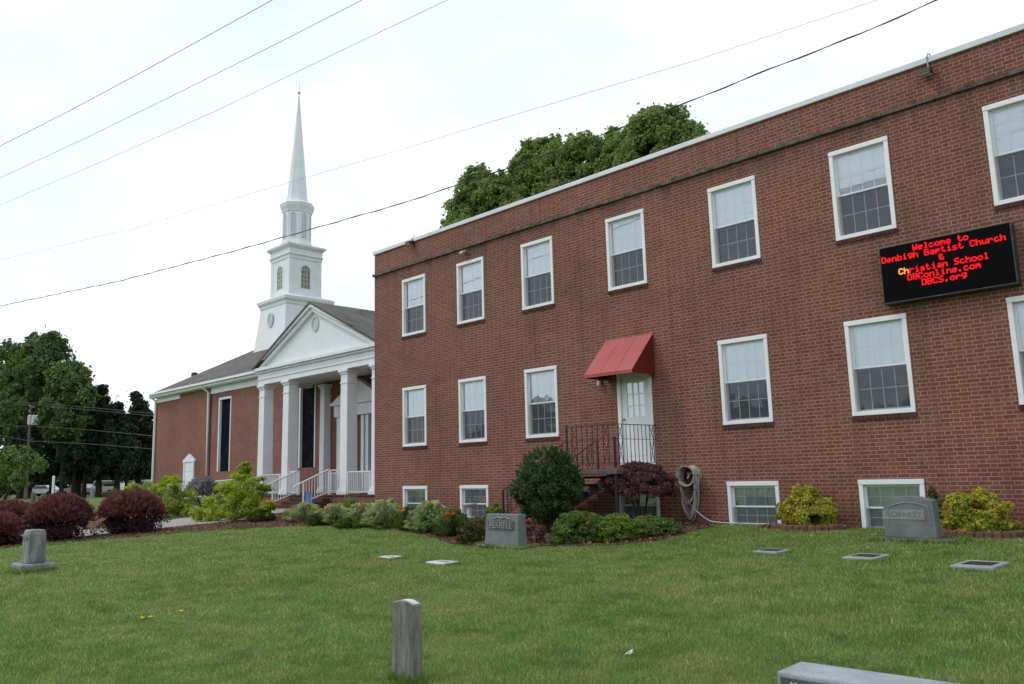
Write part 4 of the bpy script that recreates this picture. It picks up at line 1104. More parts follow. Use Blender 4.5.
# flush markers
def marker(u0, u1, v0, v1, label, plate=True, grp=None, mat='granite_pale'):
    v0 += 2; v1 += 2; um, vm = (u0+u1)/2, (v0+v1)/2; c = gr(um, vm); Y = c[1]
    xa = at(u0+6.5, vm, Y)[0]; xb = at(u1-6.5, vm, Y)[0]; 
    d0 = gr(um, v0)[1]; d1 = gr(um, v1-1.5)[1]; hy = min(abs(d0-d1)/2, .45)*.8; g = float(gz(c[0], Y))
    t = thing('flat_marker', label, 'grave marker', (c[0], Y, g), grp)
    MB().box(xa, xb, Y-hy, Y+hy, g-.03, g+.042).build('slab', mat, t, bevel=.012)
    if plate:
        MB().box(xa+(xb-xa)*.16, xb-(xb-xa)*.16, Y-hy*.5, Y+hy*.5, g+.03, g+.048).build('plaque', 'bronze_plate', t, bevel=.002)
    else:
        MB().box(xa+(xb-xa)*.3, xb-(xb-xa)*.2, Y-hy*.3, Y+hy*.2, g+.03, g+.047).build('plaque', 'granite_grey', t, bevel=.002)
marker(754, 791, 547.5, 555, 'flat grave marker with dark plaque, farthest left of three on the right lawn')
marker(845, 889, 552, 562, 'flat grave marker with dark plaque in front of the wide gravestone')
marker(953, 1009, 559, 571.5, 'flat grave marker with dark plaque, nearest the right edge of the lawn')
marker(378, 403, 554, 559.5, 'small pale flat marker on the left lawn, farther from the camera', False, None, 'marble_top')
marker(427, 458, 559, 565.5, 'small pale flat marker on the lawn, closer to the square gravestone', False, None, 'marble_top')
for o_ in [o for o in scene.objects if o.name.split('.')[0] in ('plinth', 'slab')] + [o for o in scene.objects if o.name.split('.')[0] == 'headstone' and o.parent in (g4, g5)]:
    w_ = wloc(o_); co_ = np.array([v.co[:] for v in o_.data.vertices])+w_
    RECTS.append((co_[:, 0].min(), co_[:, 0].max(), co_[:, 1].min(), co_[:, 1].max(), o_.name.startswith('slab')))
tag(grass(), 'short mown green lawn grass with paler worn patches', None, None, 'stuff')
# litter
q = gr(626, 658); lt = MB()
for k in range(5):
    a = q+np.array([random.uniform(-.03, .03), random.uniform(-.03, .03), .02+random.uniform(0, .03)]); b = a+np.array([.03, .01, random.uniform(0, .02)]); c = a+np.array([.01, .035, .01])
    lt.quad(a, b, b+np.array([0, .02, .01]), c)
tag(lt.build('paper_scrap', 'litter', org=q, fix=False), 'crumpled white scrap of paper on the near lawn', 'litter')

# ------------------------------------------------------------------ plants
def plant_thing(name, label, cat, base, group=None): return thing(name, label, cat, base, group)
def shrub(u0, u1, vt, vb, label, mat, name='shrub', cat='shrub', leaf=.05, n=9000, sub=40, subr=.3, stems=5, group=None, dy=.8, extra=None, base_off=0, jitter=.8, aspect=1.9, squash=1.0):
    um = (u0+u1)/2; b = gr(um, vb); b[1] += 0.0
    s = depth(b)/FPX; rx = (u1-u0)/2*s; h = (vb-vt)*s; ry_ = rx*dy
    b = b + np.array([0, ry_*.7, 0])
    if b[0] > -20.3: b[1] = min(b[1], 14.42-ry_)
    s = depth(b)/FPX; k = s/(depth(b)/FPX)
    # keep the drawn size after moving the plant back by its own radius
    rx = (u1-u0)/2*s; h = (vb-vt)*s
    # move sideways so the middle stays in place
    b = at(um, vb, b[1]); b[2] = float(gz(b[0], b[1]))
    t = plant_thing(name, label, cat, b, group)
    c = b+np.array([0, 0, h*(.42+base_off)])
    P, Nr = blob_points(c, (rx*.92, ry_*.9, h*.56*squash), n, sub, subr)
    low = np.clip((c[2]-P[:, 2])/(h*.46), 0, 1)[:, None]; P[:, :2] = c[:2]+(P[:, :2]-c[:2])*(1+.28*low)
    ok = P[:, 2] > b[2]+.02; P = P[ok]; Nr = Nr[ok]
    soup('foliage', leaf_quads(P, Nr, leaf, aspect, jitter), 4, mat, t)
    sm = MB()
    for k in range(stems):
        a = 2*math.pi*k/stems+random.random(); e = c+np.array([math.cos(a)*rx*.5, math.sin(a)*ry_*.5, random.uniform(-.1, .3)*h])
        mdp = (b+e)/2+np.array([random.uniform(-.05, .05), 0, 0])
        sm.tube([b+np.array([math.cos(a)*.04, math.sin(a)*.04, -.02]), mdp, e], [.022*max(h, .5), .014*max(h, .5), .005], 6)
    sm.build('stem', 'trunk', t)
    return t, b, c, rx, ry_, h
def tips(t, c, rx, ry_, h, mat, n, ln, up=.5, name='new_growth'):
    """spiky upright shoots over the top of a shrub"""
    d = unit(RNG.normal(size=(n, 3))+np.array([0, 0, .6])); d[:, 2] = np.abs(d[:, 2])
    P = c + d*np.array([rx*.85, ry_*.85, h*.5])*RNG.uniform(.85, 1.05, (n, 1))
    dr_ = unit(d+np.array([0, 0, up])+RNG.normal(size=(n, 3))*.35); a = unit(np.cross(dr_, RNG.normal(size=(n, 3)))); l_ = RNG.uniform(.5, 1.2, (n, 1))*ln
    V = np.stack([P, P+dr_*l_*.5+a*l_*.16, P+dr_*l_, P+dr_*l_*.5-a*l_*.16], 1)
    soup(name, V, 4, mat, t)
# burgundy barberries
for (u0, u1, vt, vb, lab) in ((-28, 42, 505, 533, 'dark burgundy barberry at the left edge behind its neighbours'),
                              (-32, 26, 519, 550, 'low dark burgundy barberry at the left edge, nearest the lawn'),
                              (17, 99, 498, 545, 'rounded burgundy barberry just behind the small left gravestone'),
                              (90, 171, 494, 537, 'burgundy barberry beside the path at the yellow shrubs')):
    t, b, c, rx, ry_, h = shrub(u0, u1, vt, vb, lab, 'leaf_barberry', 'barberry_bush', leaf=.05, n=15000, sub=60, subr=.26, group='burgundy barberry bushes')
    tips(t, c, rx, ry_, h, 'leaf_barberry_tip', 4200, .19)
# golden threadleaf cypress
def cypress(um, vb, lobes, label):
    b = gr(um, vb); Y0 = b[1]+.5; b = at(um, vb, Y0); b[2] = float(gz(b[0], Y0)); s = depth(b)/FPX
    t = plant_thing('golden_cypress', label, 'shrub', b, 'golden cypress shrubs by the church path'); Vs = []; sm = MB()
    for (u, v, r) in lobes:
        lc = at(u, v, Y0+random.uniform(-.35, .35)); rr = r*s
        sm.tube([b+np.array([0, 0, .05]), (b+lc)/2+np.array([0, 0, .06]), lc], [.02, .012, .004], 5)
        for k in range(10):
            e = lc+RNG.normal(size=3)*np.array([.55, .6, .42])*rr; e[2] = max(e[2], b[2]+.05); n = 170
            q = e+RNG.normal(size=(n, 3))*np.array([.3, .3, .17])*rr
            dr_ = unit((q-b)*[1, 1, .35]-np.array([0, 0, .15])+RNG.normal(size=(n, 3))*.3); l_ = RNG.uniform(.05, .12, (n, 1)); aa = unit(np.cross(dr_, RNG.normal(size=(n, 3))))
            Vs.append(np.stack([q, q+dr_*l_*.5+aa*l_*.16, q+dr_*l_, q+dr_*l_*.5-aa*l_*.16], 1))
    soup('foliage', np.concatenate(Vs), 4, 'leaf_gold', t); sm.build('stem', 'trunk', t)
cypress(235, 523, [(244, 470, 5), (238, 478, 7), (251, 483, 7), (228, 489, 8), (243, 492, 10), (261, 491, 7), (217, 500, 8), (234, 504, 10), (253, 504, 9), (270, 507, 6), (205, 511, 8), (222, 513, 9), (243, 515, 8), (262, 511, 5), (198, 516, 5), (212, 518, 5)], 'golden yellow threadleaf cypress in front of the church steps')
cypress(168, 518, [(166, 481, 5), (177, 485, 7), (157, 489, 7), (170, 494, 9), (186, 495, 6), (151, 499, 6), (164, 506, 9), (180, 506, 8), (190, 511, 5), (157, 512, 6), (172, 514, 6)], 'golden yellow cypress left of the grey lavender shrub')
t, b, c, rx, ry_, h = shrub(182, 222, 480, 509, 'grey lavender coloured wispy shrub between the two golden cypresses', 'leaf_lavender', 'lavender_shrub', leaf=.05, n=3500, sub=26, stems=9)
tips(t, c, rx, ry_, h, 'leaf_lavender', 1500, .3, .7)
shrub(196, 232, 497, 512, 'low green shrub under the lavender coloured shrub', 'leaf_cover', 'low_shrub', leaf=.06, n=2500)
shrub(232, 262, 484, 510, 'yellow green shrub tucked beside the portico columns', 'leaf_lime', 'low_shrub', leaf=.07, n=3000)
shrub(140, 200, 502, 520, 'low shrub with orange yellow leaves under the golden cypress', 'leaf_lime', 'low_shrub', leaf=.05, n=2500)
# round holly
def ball_bush(u0, u1, v0, v1, Y, label, mat, name, leaf, n, sub, subr, dy=.9):
    c = at((u0+u1)/2, (v0+v1)/2, Y); s = depth(c)/FPX; rx = (u1-u0)/2*s; h = (v1-v0)*s; ry_ = rx*dy; g = float(gz(c[0], Y))
    b = np.array([c[0], Y, g]); t = plant_thing(name, label, 'shrub', b)
    P, Nr = blob_points(c, (rx*.92, ry_*.9, h*.5*.92), n, sub, subr); ok = P[:, 2] > g+.02
    soup('foliage', leaf_quads(P[ok], Nr[ok], leaf, 1.9, .8), 4, mat, t)
    sm = MB()
    for k in range(7):
        a = 2*math.pi*k/7+random.random(); e = c+np.array([math.cos(a)*rx*.5, math.sin(a)*ry_*.5, random.uniform(-.1, .3)*h])
        sm.tube([b+np.array([math.cos(a)*.05, math.sin(a)*.05, -.02]), (b+e)/2, e], [.03, .02, .006], 6)
    sm.build('stem', 'trunk', t); return t, b, c, rx, ry_, h
t, b, c, rx, ry_, h = ball_bush(510, 588, 450, 526, 12.0, 'large round dark green holly bush in front of the entrance stair', 'leaf_holly', 'holly_bush', .05, 52000, 150, .2)
tips(t, c, rx, ry_, h, 'leaf_holly', 900, .12, .3)
# weeping purple maple
um = 641; b = at(641, 522, 13.55); b[2] = float(gz(b[0], b[1])); s = depth(b)/FPX
mp_ = plant_thing('purple_maple', 'small weeping purple leaf maple in front of the landing', 'tree', b)
zc0 = at(641, 478, 13.55)[2]; Ps = []; Ns = []
for k in range(92):
    a = random.uniform(0, 2*math.pi); rr = random.random()**.5*34*s
    cc = np.array([b[0]+math.cos(a)*rr, b[1]+math.sin(a)*rr*.75, zc0+(.20-.28*(rr/(31*s))**2)+random.uniform(-.20, .08)])
    P, Nr = blob_points(cc, (.15, .15, .10), 330, 6, .7); Ps.append(P); Ns.append(Nr)
P = np.concatenate(Ps); Nr = np.concatenate(Ns)
soup('foliage', leaf_quads(P, Nr, .048, 3.0, .9), 4, 'leaf_maple', mp_)
sm = MB()
for k in range(5):
    a = k*1.3; sm.tube([b+[math.cos(a)*.03, math.sin(a)*.03, -.02], b+[math.cos(a)*.1+.05*math.sin(k), math.sin(a)*.08, .3], b+[math.cos(a)*.28, math.sin(a)*.2, (zc0-b[2])*.85], b+[math.cos(a)*.42, math.sin(a)*.3, (zc0-b[2])*1.05]], [.03, .022, .015, .006], 6)
sm.build('trunk', 'trunk', mp_)
# nandinas by the wall with borders
for (u0, u1, vt, vb, lab) in ((778, 838, 486, 527, 'yellow and red leaved bush between the two right basement windows'), (944, 1014, 491, 537, 'yellow and red leaved bush in a scalloped border at the right edge')):
    t, b, c, rx, ry_, h = shrub(u0, u1, vt, vb, lab, 'leaf_nandina', 'nandina_bush', leaf=.048, n=20000, sub=130, subr=.2, dy=.6, group='yellow red bushes along the brick wall')
    bd = thing('edging', 'scalloped reddish edging stones round the %s bush' % ('middle' if u0 < 800 else 'rightmost'), 'edging', (b[0], b[1]-ry_*.9, b[2]))
    n = 15
    for k in range(n):
        a = math.pi*(1+(k+.5)/n); xx = b[0]+math.cos(a)*rx*1.12; yy = min(b[1]+math.sin(a)*ry_*1.25, 14.4); g = float(gz(xx, yy))
        w = rx*.125
        MB().lathe([(w, g-.02), (w, g+.05), (w*.9, g+.085), (w*.4, g+.10)], (xx, yy), 8, 0).build('edging_stone', 'stone_border', bd)
# dark sprig behind broad stone
shrub(924, 950, 486, 530, 'small dark conifer seedling behind the wide gravestone', 'leaf_holly', 'conifer_seedling', leaf=.035, n=1800, sub=20, subr=.22, dy=.6)
# ground cover bed in front of landing
for i, (u0, u1, vt, vb, lab) in enumerate(((548, 610, 514, 545.5, 'low leafy green groundcover shrub under the holly'), (584, 652, 517, 543.5, 'low bright green groundcover shrub under the purple maple'), (622, 680, 519, 538, 'low green groundcover shrub nearest the hose reel'))):
    shrub(u0, u1, vt, vb, lab, ('leaf_cover', 'leaf_bright', 'leaf_cover')[i], 'groundcover_shrub', leaf=.040, n=21000, sub=240, subr=.16, dy=1.1, jitter=1.3)
shrub(455, 492, 521, 546, 'low bronze green shrub left of the square gravestone', 'leaf_olive', 'low_shrub', leaf=.04, n=5000, sub=40, dy=.9)
shrub(522, 548, 522, 545, 'sparse reddish groundcover right of the square gravestone', 'leaf_barberry_tip', 'low_shrub', leaf=.04, n=900, sub=16, dy=.9)
shrub(415, 452, 505, 535, 'leafy green shrub below the second basement window', 'leaf_grassy', 'low_shrub', leaf=.06, n=5000, sub=40, dy=.8)
shrub(484, 508, 502, 522, 'lime green shrub behind the square gravestone', 'leaf_lime', 'low_shrub', leaf=.06, n=2000, sub=20, dy=.8)

def clump(u, vb, wpx, hpx, label, mat='leaf_liriope', n=420, name='liriope_clump', cat='plant', flower=None, group=None):
    b = gr(u, vb); s = depth(b)/FPX; R_ = wpx/2*s; H = hpx*s
    b = at(u, vb, b[1]+R_*.4); b[2] = float(gz(b[0], b[1]))
    t = plant_thing(name, label, cat, b, group); Vs = []
    a = RNG.uniform(0, 2*np.pi, n); rr = RNG.uniform(.15, 1.1, n)*R_; hh = RNG.uniform(.4, 1.2, n)*H*(1.1-.5*(rr/R_)**2)
    P0 = b+np.stack([np.cos(a)*rr*.5, np.sin(a)*rr*.5, 0*a], 1)
    P1 = b+np.stack([np.cos(a)*rr*.85, np.sin(a)*rr*.85, hh], 1)
    P2 = b+np.stack([np.cos(a)*(rr*1.05+.10), np.sin(a)*(rr*1.05+.10), hh*RNG.uniform(.6, 1.05, n)], 1)
    w = np.stack([-np.sin(a), np.cos(a), 0*a], 1)*.0065*(1+R_)
    V = np.stack([P0-w, P0+w, P1+w, P2, P1-w], 1)
    soup('foliage', V, 5, mat, t)
    if flower:
        for mat_f, m_ in flower:
            for k in range(m_):
                aa = random.uniform(0, 6.28); r_ = random.random()*R_*.7; c = b+np.array([math.cos(aa)*r_, -abs(math.sin(aa))*R_*.8, H*random.uniform(.75, 1.12)]); mb = MB(); r2_ = .08
                for j in range(6):
                    tt = j*math.pi/3; tip = c+np.array([math.cos(tt)*r2_, math.sin(tt)*r2_*.6-.01, .03+math.sin(tt)*.025]); sd = np.array([-math.sin(tt), math.cos(tt), .3])*r2_*.38; md = (c+tip)/2
                    mb.quad(c, md+sd, tip, md-sd)
                mb.tube([b+np.array([0, 0, .05]), c], .004, 4)
                mb.build('flower', mat_f, t, fix=False)
cl = [(262, 523, 20, 11, 'small tuft of grassy leaves beside the church path', 'leaf_grassy', None),
      (304, 523, 34, 16, 'pale striped liriope clump left of the orange lilies near the church', 'leaf_liriope', None),
      (336, 525, 32, 17, 'pale lily clump with two orange flowers below the portico steps', 'leaf_liriope', (('petal_orange', 4), ('petal_red', 3))),
      (362, 526, 30, 18, 'striped liriope clump with one red flower below the last portico column', 'leaf_liriope', (('petal_red', 3),)),
      (385, 528, 40, 22, 'widest pale striped clump at the corner of the brick building', 'leaf_liriope', None),
      (409, 531, 22, 19, 'green lily clump with orange red flowers at the first basement window', 'leaf_grassy', (('petal_orange', 5), ('petal_red', 3))),
      (431, 532, 42, 24, 'large pale striped clump between the two orange lily clumps', 'leaf_liriope', None),
      (453, 538, 28, 22, 'green lily clump with orange red flowers beside the white pedestal', 'leaf_grassy', (('petal_orange', 6), ('petal_red', 4))),
      (318, 526, 20, 10, 'low dark green tuft between liriope clumps near the church', 'leaf_grassy', None),
      (350, 529, 26, 9, 'low dark green tuft at the bed edge below the portico', 'leaf_grassy', None)]
for (u, vb, w_, h_, lab, mat, fl2) in cl: clump(u, vb, w_, h_, lab, mat, 1000, 'lily_clump' if fl2 else 'liriope_clump', 'plant', fl2)
shrub(368, 400, 522, 530.5, 'low pinkish sedum at the bed edge below the corner clump', 'leaf_olive', 'low_shrub', leaf=.035, n=1800, sub=20, dy=.7)
# broad green leaf plant by the porch
b = gr(350, 513); t = plant_thing('canna_plant', 'upright plant with large broad green leaves in front of the porch base', 'plant', b)
mb = MB()
for k in range(7):
    a = k*.9; hh = .55+.12*math.sin(k*2.1); e = b+np.array([math.cos(a)*.28, math.sin(a)*.2, hh]); w_ = np.array([-math.sin(a), math.cos(a), 0])*.10; md = b*.45+e*.55+np.array([0, 0, .05])
    mb.quad(b, md+w_, e, md-w_)
mb.build('foliage', 'leaf_cover', t, fix=False)
# white pedestal
b = gr(469.5, 524); b = at(469.5, 522, 13.9); b[2] = float(gz(b[0], b[1])); zt = at(470, 503.3, 13.9)[2]
t = thing('pedestal', 'small white garden pedestal among the lilies by the second basement window', 'pedestal', b)
MB().lathe([(.13, b[2]), (.13, b[2]+.05), (.07, b[2]+.08), (.06, zt-.10), (.08, zt-.07)], (b[0], b[1]), 16).build('column', 'marble_top', t)
MB().lathe([(.09, zt-.068), (.17, zt-.05), (.19, zt-.03), (.19, zt), (.15, zt)], (b[0], b[1]), 20).build('top_plate', 'marble_top', t)
# dandelions
for (u, v, lab) in ((142, 623.5, 'yellow dandelion flower in the left lawn, leftmost of a close pair'), (150.5, 622.5, 'yellow dandelion flower in the left lawn, right one of a close pair'), (181, 616.5, 'yellow dandelion flower alone in the left lawn, right of the pair')):
    b = gr(u, v); t = plant_thing('dandelion', lab, 'flower', b)
    MB().tube([b, b+[0, 0, .055]], .002, 4).build('stem', 'twig', t)
    MB().lathe([(.004, b[2]+.052), (.021, b[2]+.058), (.024, b[2]+.064), (.008, b[2]+.07)], (b[0], b[1]), 10).build('flower_head', 'petal_yellow', t)

# ------------------------------------------------------------------ trees
def tree(name, label, base, blobs, Y, mat, leaf, n_per, trunk_r=.3, sub=40, subr=.3, group=None, cat='tree', limbs=True, dyk=.8, aspect=1.9):
    """blobs: (u, v, r_px[, dY]) lumps of the crown seen from the lawn"""
    t = plant_thing(name, label, cat, base, group); Ps = []; Ns = []; cs = []
    tot = sum(b[2]**2 for b in blobs)
    for bl in blobs:
        c = at(bl[0], bl[1], Y+(bl[3] if len(bl) > 3 else 0)); r_ = bl[2]*depth(c)/FPX; cs.append((c, r_))
        P, Nr = blob_points(c, (r_, r_*dyk, r_*.92), int(n_per*bl[2]**2/tot), sub, subr); Ps.append(P); Ns.append(Nr)
    P = np.concatenate(Ps); Nr = np.concatenate(Ns)
    st_ = RNG.random(len(P)) < .10; P = P + st_[:, None]*RNG.normal(size=P.shape)*leaf*.75
    ok = P[:, 2] > base[2]+.3
    soup('crown', leaf_quads(P[ok], Nr[ok], leaf, aspect, .8), 4, mat, t)
    tm = MB(); top = max(c[2] for c, r_ in cs); b = np.array(base, float)
    cxm = np.mean([c[0] for c, _ in cs]); cym = np.mean([c[1] for c, _ in cs]); mid = np.array([cxm*.5+b[0]*.5, cym*.5+b[1]*.5, b[2]+(top-b[2])*.45])
    tm.tube([b-[0, 0, .3], b+[0, 0, .4], (b+mid)/2, mid], [trunk_r*1.5, trunk_r, trunk_r*.85, trunk_r*.7], 10)
    if limbs:
        for c, r_ in cs:
            m2 = (mid+c)/2+np.array([0, 0, -.1*r_]); tm.tube([(b*.3+mid*.7), m2, c, c+np.array([random.uniform(-.5, .5)*r_, 0, r_*.6])], [trunk_r*.5, trunk_r*.32, trunk_r*.18, .03], 6)
            for k in range(4):
                a = random.uniform(0, 6.28); tm.tube([c, c+np.array([math.cos(a)*r_*.8, math.sin(a)*r_*.6, random.uniform(-.2, .6)*r_])], [trunk_r*.16, .02], 5)
    tm.build('trunk', 'trunk_dark' if mat == 'leaf_conifer' else 'trunk', t); return t
def basept(u, Y, x=None):
    p = at(u, 480, Y); return np.array([p[0], Y, float(gz(p[0], Y))])
YB = 40
tree('oak_tree', 'green leafy tree behind the brick building, leftmost and lowest over the roof', basept(478, YB), [(482, 196, 30), (470, 215, 27), (500, 205, 26), (478, 181, 17), (455, 226, 16), (515, 225, 30), (480, 245, 40), (500, 185, 15)], YB, 'leaf_oak', .22, 62000, .35, 80, .21)
tree('oak_tree', 'broad green leafy tree behind the brick building, middle of the three over the roof', basept(560, YB+3), [(560, 175, 36), (537, 165, 28), (530, 152, 14), (590, 165, 34), (578, 148, 16), (530, 200, 36), (575, 210, 45), (612, 170, 26), (552, 146, 13), (510, 190, 20), (606, 152, 14), (600, 180, 26), (525, 172, 20)], YB+3, 'leaf_oak', .22, 95000, .4, 80, .21)
tree('oak_tree', 'tallest green leafy tree behind the brick building, rightmost over the roof', basept(660, YB+2), [(655, 150, 40), (640, 135, 27), (668, 128, 24), (682, 140, 24), (625, 155, 24), (653, 122, 16), (690, 160, 28), (655, 190, 50), (612, 133, 7), (655, 112, 6), (618, 150, 18), (615, 172, 24)], YB+2, 'leaf_oak', .22, 95000, .4, 80, .21)
# far tree line at the left edge
def far(u, v): q = gr(u, v); return q
def fY(u, Dm):  # world Y on the ground at pixel column u, at camera depth Dm
    d = ray(u, 489); return d[1]*Dm
Dm = 92
g_tr = 'trees at the far side of the cemetery'
Yf = fY(30, Dm)
tree('deciduous_tree', 'tall broad leafy tree behind the utility pole at the left edge', np.array([*(at(28, 489, Yf)[:2]), GFAR]), [(45, 365, 32), (20, 375, 34), (-12, 385, 34), (68, 385, 26), (52, 348, 17), (80, 378, 14), (10, 350, 14), (30, 405, 40), (65, 415, 30), (-5, 425, 40), (88, 395, 11), (35, 342, 11)], Yf, 'leaf_far', .42, 60000, .45, 70, .20, group=g_tr)
specs = [(99, 386, 21, 'dark conifer just left of the gap beside the tall leafy tree'), (78, 408, 26, 'dark evergreen in the shade below the tall leafy tree'), (138, 394, 22, 'dark conifer nearest the church wall'), (117, 404, 16, 'narrow dark conifer between two larger ones'), (20, 425, 30, 'dark evergreen behind the utility pole'), (52, 418, 26, 'dark evergreen directly right of the utility pole')]
for i, (u, vt, hw_, lab) in enumerate(specs):
    Yf = fY(u, 88+3*(i % 3)); bl = []
    v = vt+4
    while v < 474:
        f = min(1, .22+(v-vt)/52); 
        for q in range(3): bl.append((u+random.uniform(-1, 1)*hw_*min(1, f*1.25)*.85, v+random.uniform(-3, 3), max(3.5, hw_*random.uniform(.18, .4)*(.55+.55*f))))
        bl.append((u+random.uniform(-1, 1), v, max(4, hw_*.45*f)))
        v += 6.5
    tree('conifer_tree', lab, np.array([*(at(u, 489, Yf)[:2]), GFAR]), bl, Yf, 'leaf_conifer', .36, 30000, .35, 26, .34, group=g_tr, limbs=False, aspect=2.6)
# a second dark trunk or two are visible beneath the canopy
for i, u in enumerate((61, 73, 84, 99, 126)):
    Yf = fY(u, 86+i); c = np.array([*(at(u, 489, Yf)[:2]), GFAR]); z1 = at(u, 462, Yf)[2]
    t = plant_thing('conifer_tree', ['%s of the bare trunked dark conifers under the canopy' % w for w in ('first from left', 'second from left', 'middle one', 'fourth from left', 'rightmost')][i], 'tree', c, 'bare trunked conifers in front of the parked cars')
    MB().tube([c-[0, 0, .2], c+[.1, 0, 1.4], [c[0]+.25*(i % 2)-.1, c[1], z1]], [.30, .2, .15], 8).build('trunk', 'trunk_dark', t)
    P, Nr = blob_points([c[0], c[1], z1+1.3], (2.4, 2.0, 2.4), 5000, 26, .33); soup('crown', leaf_quads(P, Nr, .38, 2.4), 4, 'leaf_conifer', t)
# crepe myrtle near left edge
Yf = fY(18, 60)
tree('crepe_myrtle', 'small bright green crepe myrtle with white blooms at the left edge', np.array([*(at(5, 489, Yf)[:2]), GFAR]), [(12, 466, 17), (30, 462, 12), (42, 465, 8), (2, 478, 18), (20, 480, 12), (10, 453, 9), (25, 450, 5)], Yf, 'leaf_myrtle', .2, 9000, .12, 30, .3)
Pw = []; Nw = []
for k, u in enumerate(range(-130, 176, 11)):
    Yf = fY(u, 138+(k % 3)*4); c = at(u, 489, Yf); hh = 5.0+1.2*math.sin(k*1.9); p_, n_ = blob_points([c[0], c[1], GFAR+hh*.5], (3.6, 3.0, hh*.6), 1500, 26, .32); Pw.append(p_); Nw.append(n_)
tag(soup('far_woods', leaf_quads(np.concatenate(Pw), np.concatenate(Nw), .6), 4, 'leaf_conifer'), 'dark undergrowth of woods beyond the parked cars', None, None, 'stuff')
# roadside shrubs at the far edge of the cemetery
for (u, v0, v1, mat, lab, Dd) in ((135, 484, 497, 'leaf_gold', 'yellow green shrub beyond the barberries near the church corner', 55), (117, 488, 497, 'leaf_olive', 'rusty low shrub beyond the barberries', 60), (151, 480, 498, 'leaf_lime', 'green shrub at the foot of the church corner', 50), (-4, 470, 495, 'leaf_conifer', 'dark shrub under the crepe myrtle', 66)):
    Yf = fY(u, Dd); b = np.array([*(at(u, 489, Yf)[:2]), GFAR]); zt_ = at(u, v0, Yf)[2]; h = zt_-b[2]
    t = plant_thing('far_shrub', lab, 'shrub', b); P, Nr = blob_points(b+[0, 0, h*.5], (1.1, .9, h*.5), 2200, 24, .3); soup('foliage', leaf_quads(P, Nr, .16), 4, mat, t)
    MB().tube([b, b+[0, 0, h*.5]], .04, 5).build('stem', 'trunk', t)

# far grave stones
def small_stone(u, v0, v1, wpx, label, mat='granite_rough', kind=0):
    d_ = ray(u, v1); p = d_*GFAR/d_[2]; s = depth(p)/FPX; h = (v1-v0)*s; w = wpx*s*1.0
    t = thing('gravestone', label, 'gravestone', (p[0], p[1], GFAR), 'gravestones far across the cemetery')
    MB().box(p[0]-w*.75, p[0]+w*.75, p[1]-.1, p[1]+.3, GFAR-.05, GFAR+h*.12).build('plinth', mat, t)
    prof = [(p[0]-w/2, GFAR+h*.121), (p[0]-w/2, GFAR+h*.85)] + [(p[0]-w/2+w*i/6, GFAR+h*(.85+.15*math.sin(math.pi*i/6))) for i in range(1, 6)] + [(p[0]+w/2, GFAR+h*.85), (p[0]+w/2, GFAR+h*.121)]
    MB().prism(prof, p[1], p[1]+.2, 'y').build('headstone', mat, t)
small_stone(3, 493, 503, 8, 'far gray gravestone at the left edge below the crepe myrtle', 'granite_grey')
small_stone(31.5, 492, 502.5, 8, 'far dark gravestone beside the foot of the utility pole')
small_stone(91, 487, 498.5, 8, 'far pale tall gravestone between two barberries', 'granite_grey')
for k, u in enumerate((42, 49, 56, 63)): small_stone(u, 494.5, 502.5, 5, 'small far gravestone in a short row, %s' % ('leftmost', 'second from the left', 'third from the left', 'rightmost')[k], 'granite_rough')
# white post
Yf = fY(53, 80); p = at(53, 489, Yf); MBp = MB().box(p[0]-.09, p[0]+.09, Yf-.09, Yf+.09, -1.1, at(53, 477, Yf)[2]); MBp.lathe([(.16, at(53, 477, Yf)[2]+.002), (.02, at(53, 475.6, Yf)[2])], (p[0], Yf), 4, R(45))
tag(MBp.build('white_post', 'church_white', org=(p[0], Yf, GFAR)), 'thin white post in front of the far conifers', 'post')
# parked cars beyond the trees
def make_car(u, Dd, mat, label, kind='car'):
    Yf = fY(u, Dd); p = at(u, 489, Yf); z0 = GFAR
    t = thing('parked_car', label, 'car', (0, 0, 0), 'cars parked beyond the trees'); Lc = 4.5; hw_ = .88
    hgt = 1.45 if kind == 'car' else 1.85
    body = [(-2.25, .35), (-2.25, .8), (-1.9, .92), (-1.1, .98), (-.6, hgt-.02), (.9, hgt), (1.6, 1.0), (2.2, .92), (2.28, .4)] if kind == 'car' else [(-2.3, .35), (-2.3, 1.0), (-1.3, 1.1), (-.8, hgt), (2.2, hgt), (2.32, .9), (2.32, .4)]
    MB().prism(body, -hw_, hw_, 'y').build('body', mat, t, bevel=.05)
    win = [(-.95, 1.0), (-.55, hgt-.1), (.85, hgt-.1), (1.35, 1.02)] if kind == 'car' else [(-1.1, 1.12), (-.75, hgt-.12), (2.0, hgt-.12), (2.1, 1.12)]
    for s_ in (-1, 1): MB().prism(win, s_*(hw_+.004), s_*(hw_+.012), 'y').build('window', 'car_glass', t)
    for sx in (-1.4, 1.4):
        for s_ in (-1, 1): MB().tube([(sx, s_*(hw_-.15), .33), (sx, s_*(hw_+.03), .33)], .33, 14).build('wheel', 'tyre', t)
    for s_ in (-.6, .6): MB().box(-2.28, -2.24, s_-.15, s_+.15, .62, .76).build('headlight', 'lens', t)
    t.location = (p[0], Yf, z0); t.rotation_euler.z = R(35)
for a in ((80, 104, 'car_silver', 'silver car parked beyond the trees, between the first dark trunks', 'car'), (104, 108, 'car_white', 'white van parked beyond the trees, next to the silver car', 'van'), (116, 112, 'car_white', 'white car parked beyond the trees, nearest the church', 'car'), (134, 116, 'car_silver', 'pale van parked beyond the trees behind the church corner', 'van'), (44, 108, 'car_white', 'white car parked beyond the trees behind the thin white post', 'car')): make_car(*a)

